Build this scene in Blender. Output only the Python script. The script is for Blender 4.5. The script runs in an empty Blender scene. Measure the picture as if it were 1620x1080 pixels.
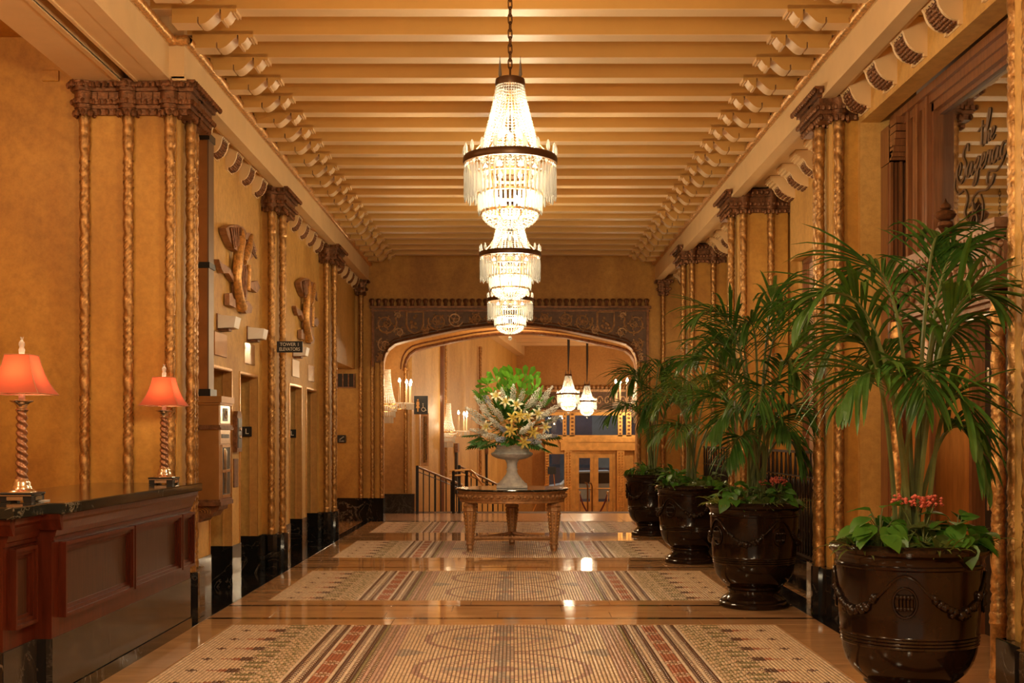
import bpy, math, random
import numpy as np
from mathutils import Vector, Matrix, Euler
R = math.radians
PI = math.pi
random.seed(7)
sc = bpy.context.scene
COL = sc.collection

# ------------------------------------------------------------------ camera
F = 1900.0                      # focal length in pixels of the 1620 wide frame
EYE = 1.5
cam = bpy.data.objects.new('camera', bpy.data.cameras.new('camera'))
COL.objects.link(cam)
cam.location = (0, 0, EYE)
cam.rotation_euler = (R(90), 0, 0)
cam.data.sensor_width = 36.0
cam.data.lens = F / 1620 * 36.0
cam.data.shift_x = 0.0
cam.data.shift_y = 151.0 / 1620
cam.data.clip_end = 200
sc.camera = cam
# ------------------------------------------------------------------ world, exposure
w = bpy.data.worlds.new('world'); sc.world = w
w.use_nodes = True
w.node_tree.nodes['Background'].inputs[0].default_value = (1.0, 0.74, 0.46, 1)
w.node_tree.nodes['Background'].inputs[1].default_value = 0.30
sc.view_settings.view_transform = 'Standard'
sc.view_settings.look = 'None'
sc.view_settings.gamma = 1.0
sc.view_settings.use_curve_mapping = False
sc.view_settings.exposure = 0.55
cy = sc.cycles
cy.use_denoising = True
cy.max_bounces = 7; cy.diffuse_bounces = 4; cy.glossy_bounces = 3
cy.transmission_bounces = 4; cy.transparent_max_bounces = 24
cy.caustics_reflective = False; cy.caustics_refractive = False
cy.sample_clamp_indirect = 4.0
cy.sample_clamp_direct = 0.0

WARM = (1.0, 0.79, 0.49)
WARM2 = (1.0, 0.74, 0.44)
def lamp(name, loc, power, col=WARM, size=0.12):
    d = bpy.data.lights.new(name, 'POINT')
    d.energy = power; d.color = col; d.shadow_soft_size = size
    o = bpy.data.objects.new(name, d); COL.objects.link(o); o.location = loc
    return o
CH_Y = (7.72, 11.76, 15.65)       # the three chandeliers of the photograph
for cyy in CH_Y:
    lamp('chandelier_light', (0, cyy, 3.50), 62, WARM, 0.10)
    lamp('chandelier_light', (0, cyy, 3.05), 95, WARM, 0.22)
# the same row of chandeliers goes on behind the camera
for cyy in (3.75, -0.25):
    lamp('chandelier_light', (0, cyy, 3.2), 150, WARM, 0.25)
# ceiling lamps of the reception; fill lamps added in the right bays and doorway
lamp('reception_light', (-4.6, 6.6, 4.1), 42, WARM2, 0.3)
lamp('reception_light', (-4.6, 2.6, 4.1), 90, WARM2, 0.3)
lamp('bay_fill_light', (2.95, 12.2, 3.1), 7, WARM2, 0.15)
lamp('bay_fill_light', (2.95, 16.2, 3.1), 7, WARM2, 0.15)
lamp('bay_fill_light', (2.90, 20.0, 3.1), 7, WARM2, 0.15)
lamp('doorway_fill_light', (3.35, 8.6, 2.2), 3.5, WARM2, 0.08)
lamp('elevator_corridor_light', (-3.9, 19.8, 2.5), 16, WARM2, 0.15)
lamp('vestibule_light', (0.0, 22.8, 3.75), 38, WARM2, 0.2)
lamp('entrance_hall_light', (1.48, 31.6, 2.50), 190, WARM, 0.16)
lamp('entrance_hall_light', (2.28, 36.7, 2.46), 190, WARM, 0.16)
lamp('entrance_hall_light', (0.6, 26.4, 3.6), 60, WARM2, 0.16)
lamp('entrance_hall_light', (4.6, 41.0, 2.5), 150, WARM, 0.16)
lamp('street_light', (3.0, 50.5, 4.5), 260, (0.8, 0.9, 1.0), 0.6)

# ------------------------------------------------------------------ helpers
def PX(px, Y): return (px - 810.0) * Y / F
def PZ(py, Y): return EYE - (py - 691.0) * Y / F
def P(px, py, Y): return Vector((PX(px, Y), Y, PZ(py, Y)))

class MB:
    """collects faces, then links them as ONE mesh object"""
    def __init__(s): s.v = []; s.f = []; s.m = []; s.cur = 0
    def add(s, vs, fs):
        b = len(s.v); s.v.extend([tuple(p) for p in vs])
        for f in fs: s.f.append(tuple(b + i for i in f)); s.m.append(s.cur)
        return s
    def box(s, x0, x1, y0, y1, z0, z1):
        if x0 > x1: x0, x1 = x1, x0
        if y0 > y1: y0, y1 = y1, y0
        if z0 > z1: z0, z1 = z1, z0
        return s.add([(x0,y0,z0),(x1,y0,z0),(x1,y1,z0),(x0,y1,z0),(x0,y0,z1),(x1,y0,z1),(x1,y1,z1),(x0,y1,z1)],
              [(0,3,2,1),(4,5,6,7),(0,1,5,4),(1,2,6,5),(2,3,7,6),(3,0,4,7)])
    def bbox(s, x0, x1, y0, y1, z0, z1, b=0.005):
        """box with bevelled top and upright edges (cheap chamfer)"""
        if x0 > x1: x0, x1 = x1, x0
        if y0 > y1: y0, y1 = y1, y0
        def ring(e, z): return [(x0+e,y0+e,z),(x1-e,y0+e,z),(x1-e,y1-e,z),(x0+e,y1-e,z)]
        vs = ring(b,z0)+ring(0,z0+b)+ring(0,z1-b)+ring(b,z1)
        fs = [(3,2,1,0),(12,13,14,15)]
        for k in range(3):
            for i in range(4):
                j = (i+1) % 4
                fs.append((4*k+i,4*k+j,4*k+4+j,4*k+4+i))
        return s.add(vs, fs)
    def lathe(s, prof, n=24, c=(0,0,0), a0=0.0, a1=2*PI, sx=1.0, sy=1.0, cap=True):
        full = abs(a1 - a0 - 2*PI) < 1e-6
        m = n if full else n + 1
        vs = []
        for r, z in prof:
            for i in range(m):
                a = a0 + (a1-a0)*i/n
                vs.append((c[0]+r*math.cos(a)*sx, c[1]+r*math.sin(a)*sy, c[2]+z))
        fs = []
        for k in range(len(prof)-1):
            for i in range(n):
                j = (i+1) % m
                fs.append((k*m+i, k*m+j, (k+1)*m+j, (k+1)*m+i))
        if full and cap:
            fs.append(tuple(reversed(range(m)))); b = (len(prof)-1)*m
            fs.append(tuple(b+i for i in range(m)))
        return s.add(vs, fs)
    def tube(s, pts, r, n=6, caps=True):
        pts = [Vector(p) for p in pts]; k = len(pts)
        rs = r if isinstance(r, (list, tuple)) else [r]*k
        prev = None; vs = []
        for i, p in enumerate(pts):
            t = (pts[min(i+1,k-1)] - pts[max(i-1,0)])
            t = t.normalized() if t.length > 1e-9 else Vector((0,0,1))
            if prev is None:
                a = Vector((0,0,1)) if abs(t.z) < 0.9 else Vector((1,0,0))
                u = t.cross(a).normalized()
            else:
                u = (prev - t*prev.dot(t)); u = u.normalized() if u.length > 1e-6 else t.orthogonal().normalized()
            prev = u; v = t.cross(u)
            for j in range(n):
                a = 2*PI*j/n
                vs.append(p + (u*math.cos(a) + v*math.sin(a))*rs[i])
        fs = []
        for i in range(k-1):
            for j in range(n):
                q = (j+1) % n
                fs.append((i*n+j, i*n+q, (i+1)*n+q, (i+1)*n+j))
        if caps: fs.append(tuple(reversed(range(n)))); fs.append(tuple((k-1)*n+j for j in range(n)))
        return s.add(vs, fs)
    def prism(s, poly, axis, a, b):
        """poly: 2D outline; axis 'x': (y,z), 'y': (x,z), 'z': (x,y); extruded from a to b"""
        def mk(p, t):
            return (t,p[0],p[1]) if axis == 'x' else (p[0],t,p[1]) if axis == 'y' else (p[0],p[1],t)
        n = len(poly)
        vs = [mk(p,a) for p in poly] + [mk(p,b) for p in poly]
        fs = [tuple(range(n)), tuple(reversed(range(n,2*n)))]
        for i in range(n):
            j = (i+1) % n
            fs.append((j, i, n+i, n+j))
        return s.add(vs, fs)
    def ball(s, c, r, n=6, m=4, sz=1.0):
        prof = [(r*math.sin(PI*i/m) if 0 < i < m else 0.0005, -r*sz*math.cos(PI*i/m)) for i in range(m+1)]
        return s.lathe(prof, n, c)
    def octa(s, c, rx, rz):
        x, y, z = c
        return s.add([(x+rx,y,z),(x,y+rx,z),(x-rx,y,z),(x,y-rx,z),(x,y,z+rz),(x,y,z-rz)],
              [(0,1,4),(1,2,4),(2,3,4),(3,0,4),(1,0,5),(2,1,5),(3,2,5),(0,3,5)])
    def xf(s, M):
        s.v = [tuple(M @ Vector(p)) for p in s.v]; return s
    def mesh(s, name, mats, smooth=None, fix=True):
        me = bpy.data.meshes.new(name)
        me.from_pydata(s.v, [], s.f)
        for m in (mats if isinstance(mats, (list, tuple)) else [mats]): me.materials.append(m)
        me.polygons.foreach_set('material_index', s.m)
        if fix:
            import bmesh
            bm = bmesh.new(); bm.from_mesh(me)
            bmesh.ops.recalc_face_normals(bm, faces=bm.faces)
            bm.to_mesh(me); bm.free()
        if smooth is not None:
            me.polygons.foreach_set('use_smooth', [True]*len(me.polygons))
            me.set_sharp_from_angle(angle=R(smooth))
        me.update()
        return me
    def build(s, name, mats, parent=None, smooth=None, loc=None, fix=True):
        return link(name, s.mesh(name, mats, smooth, fix), parent, loc)

def link(name, me, parent=None, loc=None, rz=0.0):
    o = bpy.data.objects.new(name, me); COL.objects.link(o)
    if parent is not None:
        o.parent = parent
    if loc is not None: o.location = loc
    if rz: o.rotation_euler = (0,0,rz)
    return o
def empty(name, loc=(0,0,0), rz=0.0):
    o = bpy.data.objects.new(name, None); COL.objects.link(o)
    o.location = loc; o.rotation_euler = (0,0,rz); o.empty_display_size = 0.1
    return o
def tag(o, label, cat, group=None):
    o['label'] = label; o['category'] = cat
    if group: o['group'] = group
    return o
def thing(name, label, cat, loc=(0,0,0), group=None, rz=0.0):
    return tag(empty(name, loc, rz), label, cat, group)
def struct(o): o['kind'] = 'structure'; return o
def stuff(o): o['kind'] = 'stuff'; return o
KIDS = {}
def dup(root, loc=None, rz=None, label=None):
    def cp(o, par):
        c = o.copy(); COL.objects.link(c)
        if par is not None: c.parent = par
        for ch in o.children: cp(ch, c)
        return c
    r = cp(root, None)
    if loc is not None: r.location = loc
    if rz is not None: r.rotation_euler = (0,0,rz)
    if label: r['label'] = label
    return r

# ------------------------------------------------------------------ materials
def new_mat(name):
    m = bpy.data.materials.new(name); m.use_nodes = True
    nt = m.node_tree; b = nt.nodes['Principled BSDF']
    return m, nt, b
def node(nt, t, **kw):
    n = nt.nodes.new(t)
    for k, v in kw.items(): setattr(n, k, v)
    return n
def noise(nt, vec, scale, detail=4, rough=0.55, dist=0.0):
    n = node(nt, 'ShaderNodeTexNoise')
    n.inputs['Scale'].default_value = scale; n.inputs['Detail'].default_value = detail
    n.inputs['Roughness'].default_value = rough; n.inputs['Distortion'].default_value = dist
    nt.links.new(vec, n.inputs['Vector'])
    return n.outputs['Fac']
def ramp(nt, fac, stops):
    n = node(nt, 'ShaderNodeValToRGB'); e = n.color_ramp.elements
    while len(e) > 1: e.remove(e[-1])
    e[0].position = stops[0][0]; e[0].color = (*stops[0][1], 1)
    for p, c in stops[1:]:
        q = e.new(p); q.color = (*c, 1)
    nt.links.new(fac, n.inputs[0])
    return n.outputs['Color']
def bump(nt, b, h, strength, dist=0.01):
    n = node(nt, 'ShaderNodeBump'); n.inputs['Strength'].default_value = strength
    n.inputs['Distance'].default_value = dist
    nt.links.new(h, n.inputs['Height']); nt.links.new(n.outputs[0], b.inputs['Normal'])
def simple(name, col, rough=0.5, metal=0.0, var=0.0, vscale=6.0, bmp=0.0, bscale=40.0, coat=0.0, spec=0.5, stretch=None):
    m, nt, b = new_mat(name)
    b.inputs['Roughness'].default_value = rough; b.inputs['Metallic'].default_value = metal
    b.inputs['Specular IOR Level'].default_value = spec
    b.inputs['Coat Weight'].default_value = coat; b.inputs['Coat Roughness'].default_value = 0.06
    tc = node(nt, 'ShaderNodeTexCoord').outputs['Object']
    if stretch:
        mp = node(nt, 'ShaderNodeMapping'); mp.inputs['Scale'].default_value = stretch
        nt.links.new(tc, mp.inputs['Vector']); tc = mp.outputs[0]
    if var > 0:
        f = noise(nt, tc, vscale, 6, 0.6)
        lo = tuple(max(0, c*(1-var)) for c in col); hi = tuple(min(1, c*(1+var)) for c in col)
        nt.links.new(ramp(nt, f, [(0.3, lo), (0.7, hi)]), b.inputs['Base Color'])
    else:
        b.inputs['Base Color'].default_value = (*col, 1)
    if bmp > 0: bump(nt, b, noise(nt, tc, bscale, 5), bmp)
    return m
def plaster(name, c1, c2, c3, rough=0.55):
    """glazed, rubbed wall paint: three tones of one colour in soft clouds, fine trowel marks"""
    m, nt, b = new_mat(name)
    tc = node(nt, 'ShaderNodeTexCoord').outputs['Object']
    mp = node(nt, 'ShaderNodeMapping'); mp.inputs['Scale'].default_value = (1.0, 1.0, 0.55)
    nt.links.new(tc, mp.inputs['Vector'])
    f1 = noise(nt, mp.outputs[0], 1.1, 9, 0.62, 0.4)
    col = ramp(nt, f1, [(0.28, c1), (0.5, c2), (0.72, c3)])
    f2 = noise(nt, tc, 14.0, 8, 0.75)
    mx = node(nt, 'ShaderNodeMix', data_type='RGBA', blend_type='MULTIPLY')
    mx.inputs['Factor'].default_value = 0.8
    nt.links.new(col, mx.inputs[6])
    nt.links.new(ramp(nt, f2, [(0.25, (0.62,0.56,0.5)), (0.6, (1,1,1))]), mx.inputs[7])
    nt.links.new(mx.outputs[2], b.inputs['Base Color'])
    b.inputs['Roughness'].default_value = rough
    bump(nt, b, f2, 0.10, 0.01)
    return m
def marble(name, base, vein, scale=2.2, rough=0.09, amount=0.035):
    m, nt, b = new_mat(name)
    tc = node(nt, 'ShaderNodeTexCoord').outputs['Object']
    f = noise(nt, tc, scale, 10, 0.62, 1.1)
    ab = node(nt, 'ShaderNodeMath', operation='SUBTRACT'); ab.inputs[1].default_value = 0.5
    nt.links.new(f, ab.inputs[0])
    a2 = node(nt, 'ShaderNodeMath', operation='ABSOLUTE'); nt.links.new(ab.outputs[0], a2.inputs[0])
    f3 = noise(nt, tc, scale*0.6, 3)
    ad = node(nt, 'ShaderNodeMath', operation='MULTIPLY_ADD'); ad.inputs[1].default_value = 0.10
    nt.links.new(f3, ad.inputs[0]); nt.links.new(a2.outputs[0], ad.inputs[2])
    mid = tuple((x*2+y)/3 for x, y in zip(base, vein))
    col = ramp(nt, ad.outputs[0], [(0.042, vein), (0.042+amount*0.4, mid), (0.042+amount, base), (0.3, tuple(c*0.75 for c in base))])
    nt.links.new(col, b.inputs['Base Color'])
    b.inputs['Roughness'].default_value = rough
    return m
M = {}
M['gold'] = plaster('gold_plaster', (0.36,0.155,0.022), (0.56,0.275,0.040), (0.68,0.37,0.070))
M['ochre_lit'] = plaster('ochre_lit_plaster', (0.50,0.26,0.055), (0.66,0.385,0.100), (0.74,0.46,0.140))  # paler copy of the gold paint: light on corridor-facing walls put into the colour
M['amber'] = plaster('amber_plaster', (0.44,0.205,0.045), (0.54,0.27,0.065), (0.60,0.33,0.09))
M['cream'] = simple('cream_paint', (0.76,0.54,0.28), 0.5, var=0.06, vscale=3)
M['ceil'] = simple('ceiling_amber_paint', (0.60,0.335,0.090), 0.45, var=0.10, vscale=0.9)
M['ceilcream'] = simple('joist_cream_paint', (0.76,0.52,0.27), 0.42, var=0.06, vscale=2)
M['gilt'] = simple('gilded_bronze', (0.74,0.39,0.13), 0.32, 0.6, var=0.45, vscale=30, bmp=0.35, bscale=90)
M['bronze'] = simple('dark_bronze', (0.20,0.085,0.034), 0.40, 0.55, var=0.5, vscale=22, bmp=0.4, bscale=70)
M['frieze'] = simple('carved_bronze_plaster', (0.135,0.070,0.034), 0.5, 0.2, var=0.4, vscale=12, bmp=0.3, bscale=60)
M['carving'] = simple('carved_relief', (0.48,0.28,0.13), 0.42, 0.3, var=0.4, vscale=18, bmp=0.3, bscale=70)
def darken_hollows(m, lo=0.43, hi=0.53, dark=0.26):
    """old gilding: colour darkened in the hollows of the carving"""
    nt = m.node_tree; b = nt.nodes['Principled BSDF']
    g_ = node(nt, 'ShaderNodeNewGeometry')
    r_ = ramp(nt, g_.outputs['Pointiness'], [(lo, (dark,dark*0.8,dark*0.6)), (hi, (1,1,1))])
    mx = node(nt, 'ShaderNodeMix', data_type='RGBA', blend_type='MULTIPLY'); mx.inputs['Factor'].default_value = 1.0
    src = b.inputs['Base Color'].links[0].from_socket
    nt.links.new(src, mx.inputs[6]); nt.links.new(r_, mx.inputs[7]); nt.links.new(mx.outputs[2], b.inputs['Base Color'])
for k_ in ('gilt', 'bronze'): darken_hollows(M[k_])
M['black'] = marble('black_marble', (0.012,0.011,0.011), (0.16,0.13,0.10), 3.0, 0.10, 0.02)
M['counter'] = marble('green_black_marble', (0.020,0.021,0.017), (0.22,0.20,0.15), 4.0, 0.09, 0.02)
M['kick'] = marble('grey_marble', (0.030,0.025,0.021), (0.09,0.075,0.06), 4.0, 0.16, 0.04)
M['tan'] = simple('tan_marble', (0.54,0.30,0.135), 0.05, var=0.16, vscale=2.2, stretch=(1,3,1))
M['stripe'] = simple('brown_marble', (0.060,0.026,0.012), 0.07, var=0.3, vscale=6)
M['grout'] = simple('dark_grout', (0.10,0.055,0.028), 0.7)
M['wood'] = simple('red_mahogany', (0.080,0.015,0.006), 0.28, var=0.35, vscale=5, stretch=(6,6,0.6), coat=0.06, spec=0.2)
M['woodpanel'] = simple('brown_walnut_panel', (0.052,0.021,0.011), 0.30, var=0.4, vscale=5, stretch=(8,8,0.6), coat=0.06, spec=0.25)
M['oak'] = simple('stained_oak', (0.22,0.085,0.030), 0.32, var=0.35, vscale=6, stretch=(8,8,0.5), coat=0.3)
M['oaklight'] = simple('amber_oak', (0.52,0.21,0.045), 0.4, var=0.25, vscale=5, stretch=(6,6,0.5), coat=0.2)
M['brass'] = simple('brass', (0.70,0.42,0.16), 0.28, 0.9, var=0.2, vscale=30)
M['steel'] = simple('polished_nickel', (0.72,0.60,0.46), 0.22, 0.95, var=0.1, vscale=20)
M['iron'] = simple('wrought_iron', (0.018,0.014,0.012), 0.4, 0.5, var=0.3, vscale=30)
M['white'] = simple('white_enamel', (0.80,0.76,0.70), 0.4)
M['blk'] = simple('black_plastic', (0.012,0.011,0.011), 0.35)
M['letters'] = simple('pale_lettering', (0.72,0.66,0.55), 0.5)
M['orange'] = simple('orange_lettering', (0.80,0.42,0.12), 0.5)
M['glaze'] = simple('dark_brown_glaze', (0.016,0.008,0.005), 0.13, var=0.35, vscale=5, coat=0.1, spec=0.3)
M['soil'] = simple('soil', (0.03,0.02,0.012), 0.9, bmp=0.5)
M['stone'] = simple('grey_stone', (0.84,0.85,0.93), 0.6, var=0.28, vscale=14, bmp=0.4, bscale=50)
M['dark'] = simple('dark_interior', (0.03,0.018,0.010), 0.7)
M['chain'] = simple('chain_bronze', (0.10,0.05,0.022), 0.4, 0.7)
def leaf_mat(name, c, rough=0.4):
    m, nt, b = new_mat(name)
    tc = node(nt, 'ShaderNodeTexCoord').outputs['Object']
    f = noise(nt, tc, 7.0, 4)
    nt.links.new(ramp(nt, f, [(0.3, tuple(x*0.6 for x in c)), (0.7, tuple(min(1, x*1.35) for x in c))]), b.inputs['Base Color'])
    b.inputs['Roughness'].default_value = rough
    tr = node(nt, 'ShaderNodeBsdfTranslucent'); tr.inputs[0].default_value = (c[0]*1.6, c[1]*1.7, c[2], 1)
    mx = node(nt, 'ShaderNodeMixShader'); mx.inputs[0].default_value = 0.22
    out = nt.nodes['Material Output']
    nt.links.new(b.outputs[0], mx.inputs[1]); nt.links.new(tr.outputs[0], mx.inputs[2])
    nt.links.new(mx.outputs[0], out.inputs[0])
    return m
M['palm'] = leaf_mat('palm_green', (0.060,0.150,0.026))
M['palm2'] = leaf_mat('light_palm_green', (0.11,0.20,0.040))
M['pothos'] = leaf_mat('pothos_green', (0.085,0.23,0.028))
M['moss'] = leaf_mat('fern_green', (0.11,0.15,0.035))
M['lime'] = leaf_mat('lime_leaf', (0.28,0.34,0.07))
M['fan'] = leaf_mat('fresh_green', (0.14,0.36,0.035))
M['cane'] = simple('palm_cane', (0.12,0.15,0.045), 0.45, var=0.3, vscale=8)
M['pink'] = simple('coral_petal', (0.72,0.16,0.11), 0.5, var=0.2, vscale=20)
M['lily'] = simple('lily_petal', (0.86,0.86,0.68), 0.5)
M['lilyyellow'] = simple('lily_yellow', (0.85,0.72,0.20), 0.5, var=0.15, vscale=20)
M['stock'] = simple('white_blossom', (0.80,0.86,0.78), 0.6, var=0.25, vscale=30)
M['lilac'] = simple('pale_blue_blossom', (0.42,0.47,0.62), 0.6, var=0.25, vscale=30)
def emit(name, col, s):
    m, nt, b = new_mat(name)
    b.inputs['Base Color'].default_value = (*col, 1)
    b.inputs['Emission Color'].default_value = (*col, 1)
    b.inputs['Emission Strength'].default_value = s
    return m
M['bulb'] = emit('lit_bulb', (1.0,0.80,0.52), 12)
M['flame'] = emit('lit_candle_bulb', (1.0,0.80,0.50), 40)
def crystal(name, k, tr):
    m, nt, b = new_mat(name)
    b.inputs['Base Color'].default_value = (0.92*k,0.88*k,0.80*k,1)
    b.inputs['Roughness'].default_value = 0.25
    b.inputs['Specular IOR Level'].default_value = 0.8
    tl = node(nt, 'ShaderNodeBsdfTranslucent'); tl.inputs[0].default_value = (0.95*k,0.92*k,0.86*k,1)
    tp = node(nt, 'ShaderNodeBsdfTransparent')
    m1 = node(nt, 'ShaderNodeMixShader'); m1.inputs[0].default_value = 0.5
    nt.links.new(b.outputs[0], m1.inputs[1]); nt.links.new(tl.outputs[0], m1.inputs[2])
    m2 = node(nt, 'ShaderNodeMixShader'); m2.inputs[0].default_value = tr
    nt.links.new(m1.outputs[0], m2.inputs[1]); nt.links.new(tp.outputs[0], m2.inputs[2])
    nt.links.new(m2.outputs[0], nt.nodes['Material Output'].inputs[0])
    return m
M['crystal'] = crystal('dimmed_crystal', 0.30, 0.34)  # clear crystal darkened so the lamps inside do not wash it out
M['crystal2'] = crystal('brightened_cut_crystal', 0.9, 0.35)  # brighter copy of the same crystal, so the sconces look lit
def shade_mat():
    m, nt, b = new_mat('red_silk_shade')
    b.inputs['Base Color'].default_value = (0.44,0.12,0.070,1); b.inputs['Roughness'].default_value = 0.7
    tl = node(nt, 'ShaderNodeBsdfTranslucent'); tl.inputs[0].default_value = (0.80,0.10,0.035,1)
    mx = node(nt, 'ShaderNodeMixShader'); mx.inputs[0].default_value = 0.22
    nt.links.new(b.outputs[0], mx.inputs[1]); nt.links.new(tl.outputs[0], mx.inputs[2])
    nt.links.new(mx.outputs[0], nt.nodes['Material Output'].inputs[0])
    return m
M['shade'] = shade_mat()
def glass_mat(name, refl, tint=(1,1,1), rough=0.0):
    m, nt, b = new_mat(name)
    gl = node(nt, 'ShaderNodeBsdfGlossy'); gl.inputs['Roughness'].default_value = rough
    tp = node(nt, 'ShaderNodeBsdfTransparent'); tp.inputs[0].default_value = (*tint, 1)
    mx = node(nt, 'ShaderNodeMixShader'); mx.inputs[0].default_value = refl
    nt.links.new(tp.outputs[0], mx.inputs[1]); nt.links.new(gl.outputs[0], mx.inputs[2])
    nt.links.new(mx.outputs[0], nt.nodes['Material Output'].inputs[0])
    return m
M['glass'] = glass_mat('reflective_glass', 0.55)
M['glass2'] = glass_mat('clear_glass', 0.10, (0.8,0.85,0.9))
M['mirror'] = glass_mat('mirror', 0.92, (0.3,0.3,0.3))
def tess_mat():
    m, nt, b = new_mat('tesserae')
    a = node(nt, 'ShaderNodeAttribute'); a.attribute_name = 'Col'
    nt.links.new(a.outputs['Color'], b.inputs['Base Color'])
    b.inputs['Roughness'].default_value = 0.24
    return m
M['tess'] = tess_mat()

def put(mb, name, mat, parent, smooth=None):
    """mesh written in room coordinates, hung under a thing whose origin stands elsewhere"""
    o = mb.build(name, mat, parent, smooth)
    q = parent; off = Vector((0,0,0))
    while q is not None: off += q.location; q = q.parent
    o.location = -off
    return o
def at(o, parent, loc):
    q = parent; off = Vector((0,0,0))
    while q is not None: off += q.location; q = q.parent
    o.parent = parent; o.location = Vector(loc) - off
    return o

# ================================================================== FLOOR
floor = struct(MB().box(-6.0, 4.6, -4.5, 24.4, -0.30, -0.012).build('floor', M['grout']))
FX0, FX1 = -2.24, 2.11
PANELS = [(7.14, 9.61), (11.03, 13.48), (14.93, 17.39), (18.84, 21.30)]
def slab(x0, x1, y0, y1, mat, gap=0.002):
    o = MB().bbox(x0+gap, x1-gap, y0+gap, y1-gap, -0.03, 0.0, 0.0015).build('marble_slab', mat, floor)
    return o
def row(x0, x1, y0, y1, mat, step, off=0.0):
    xs = [x0]; x = x0 + off
    while x < x1 - 0.15:
        if x > x0 + 0.15: xs.append(x)
        x += step
    xs.append(x1)
    for a, b in zip(xs, xs[1:]): slab(a, b, y0, y1, mat)
def col_(x0, x1, y0, y1, mat, step, off=0.0):
    ys = [y0]; y = y0 + off
    while y < y1 - 0.15:
        if y > y0 + 0.15: ys.append(y)
        y += step
    ys.append(y1)
    for a, b in zip(ys, ys[1:]): slab(x0, x1, a, b, mat)
for k in range(len(PANELS)):
    a = PANELS[k-1][1] if k else 5.75
    b = PANELS[k][0]
    L = b - a; q = L/1.42
    row(-2.52, 2.50, a, a+0.29*q, M['tan'], 1.25, 0.3)
    row(-2.52, 2.50, a+0.29*q, a+0.38*q, M['stripe'], 1.25, 0.7)
    row(-2.52, 2.50, a+0.38*q, a+0.715*q, M['tan'], 0.95, 0.5)
    row(-2.52, 2.50, a+0.715*q, a+1.045*q, M['tan'], 0.95, 0.1)
    row(-2.52, 2.50, a+1.045*q, a+1.13*q, M['stripe'], 1.25, 0.2)
    row(-2.52, 2.50, a+1.13*q, b, M['tan'], 1.25, 0.9)
    y0, y1 = PANELS[k]
    col_(-2.52, FX0, y0, y1, M['tan'], 1.23, 0.4)
    col_(FX1, 2.50, y0, y1, M['tan'], 1.23, 0.8)
row(-2.52, 2.50, 21.30, 21.47, M['stripe'], 1.25)
row(-5.6, -2.52, -4.4, 5.75, M['tan'], 1.5)
row(-2.52, 2.50, -4.4, 5.75, M['tan'], 1.7)
row(2.50, 4.5, -4.4, 5.75, M['tan'], 1.5)
col_(-3.3, -2.52, 5.75, 18.3, M['black'], 1.4, 0.9)
col_(-2.66, -2.52, 18.3, 21.47, M['black'], 1.1)
row(-4.6, -2.66, 18.3, 21.47, M['tan'], 0.95)
row(-5.6, -3.3, 5.75, 9.6, M['tan'], 1.2)
col_(2.50, 2.74, 5.75, 21.47, M['black'], 1.3, 0.5)
for q0 in (5.75, 10.5, 14.6, 18.6): col_(2.74, 3.9, q0, q0+3.4, M['tan'], 0.85, 0.3)
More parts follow.
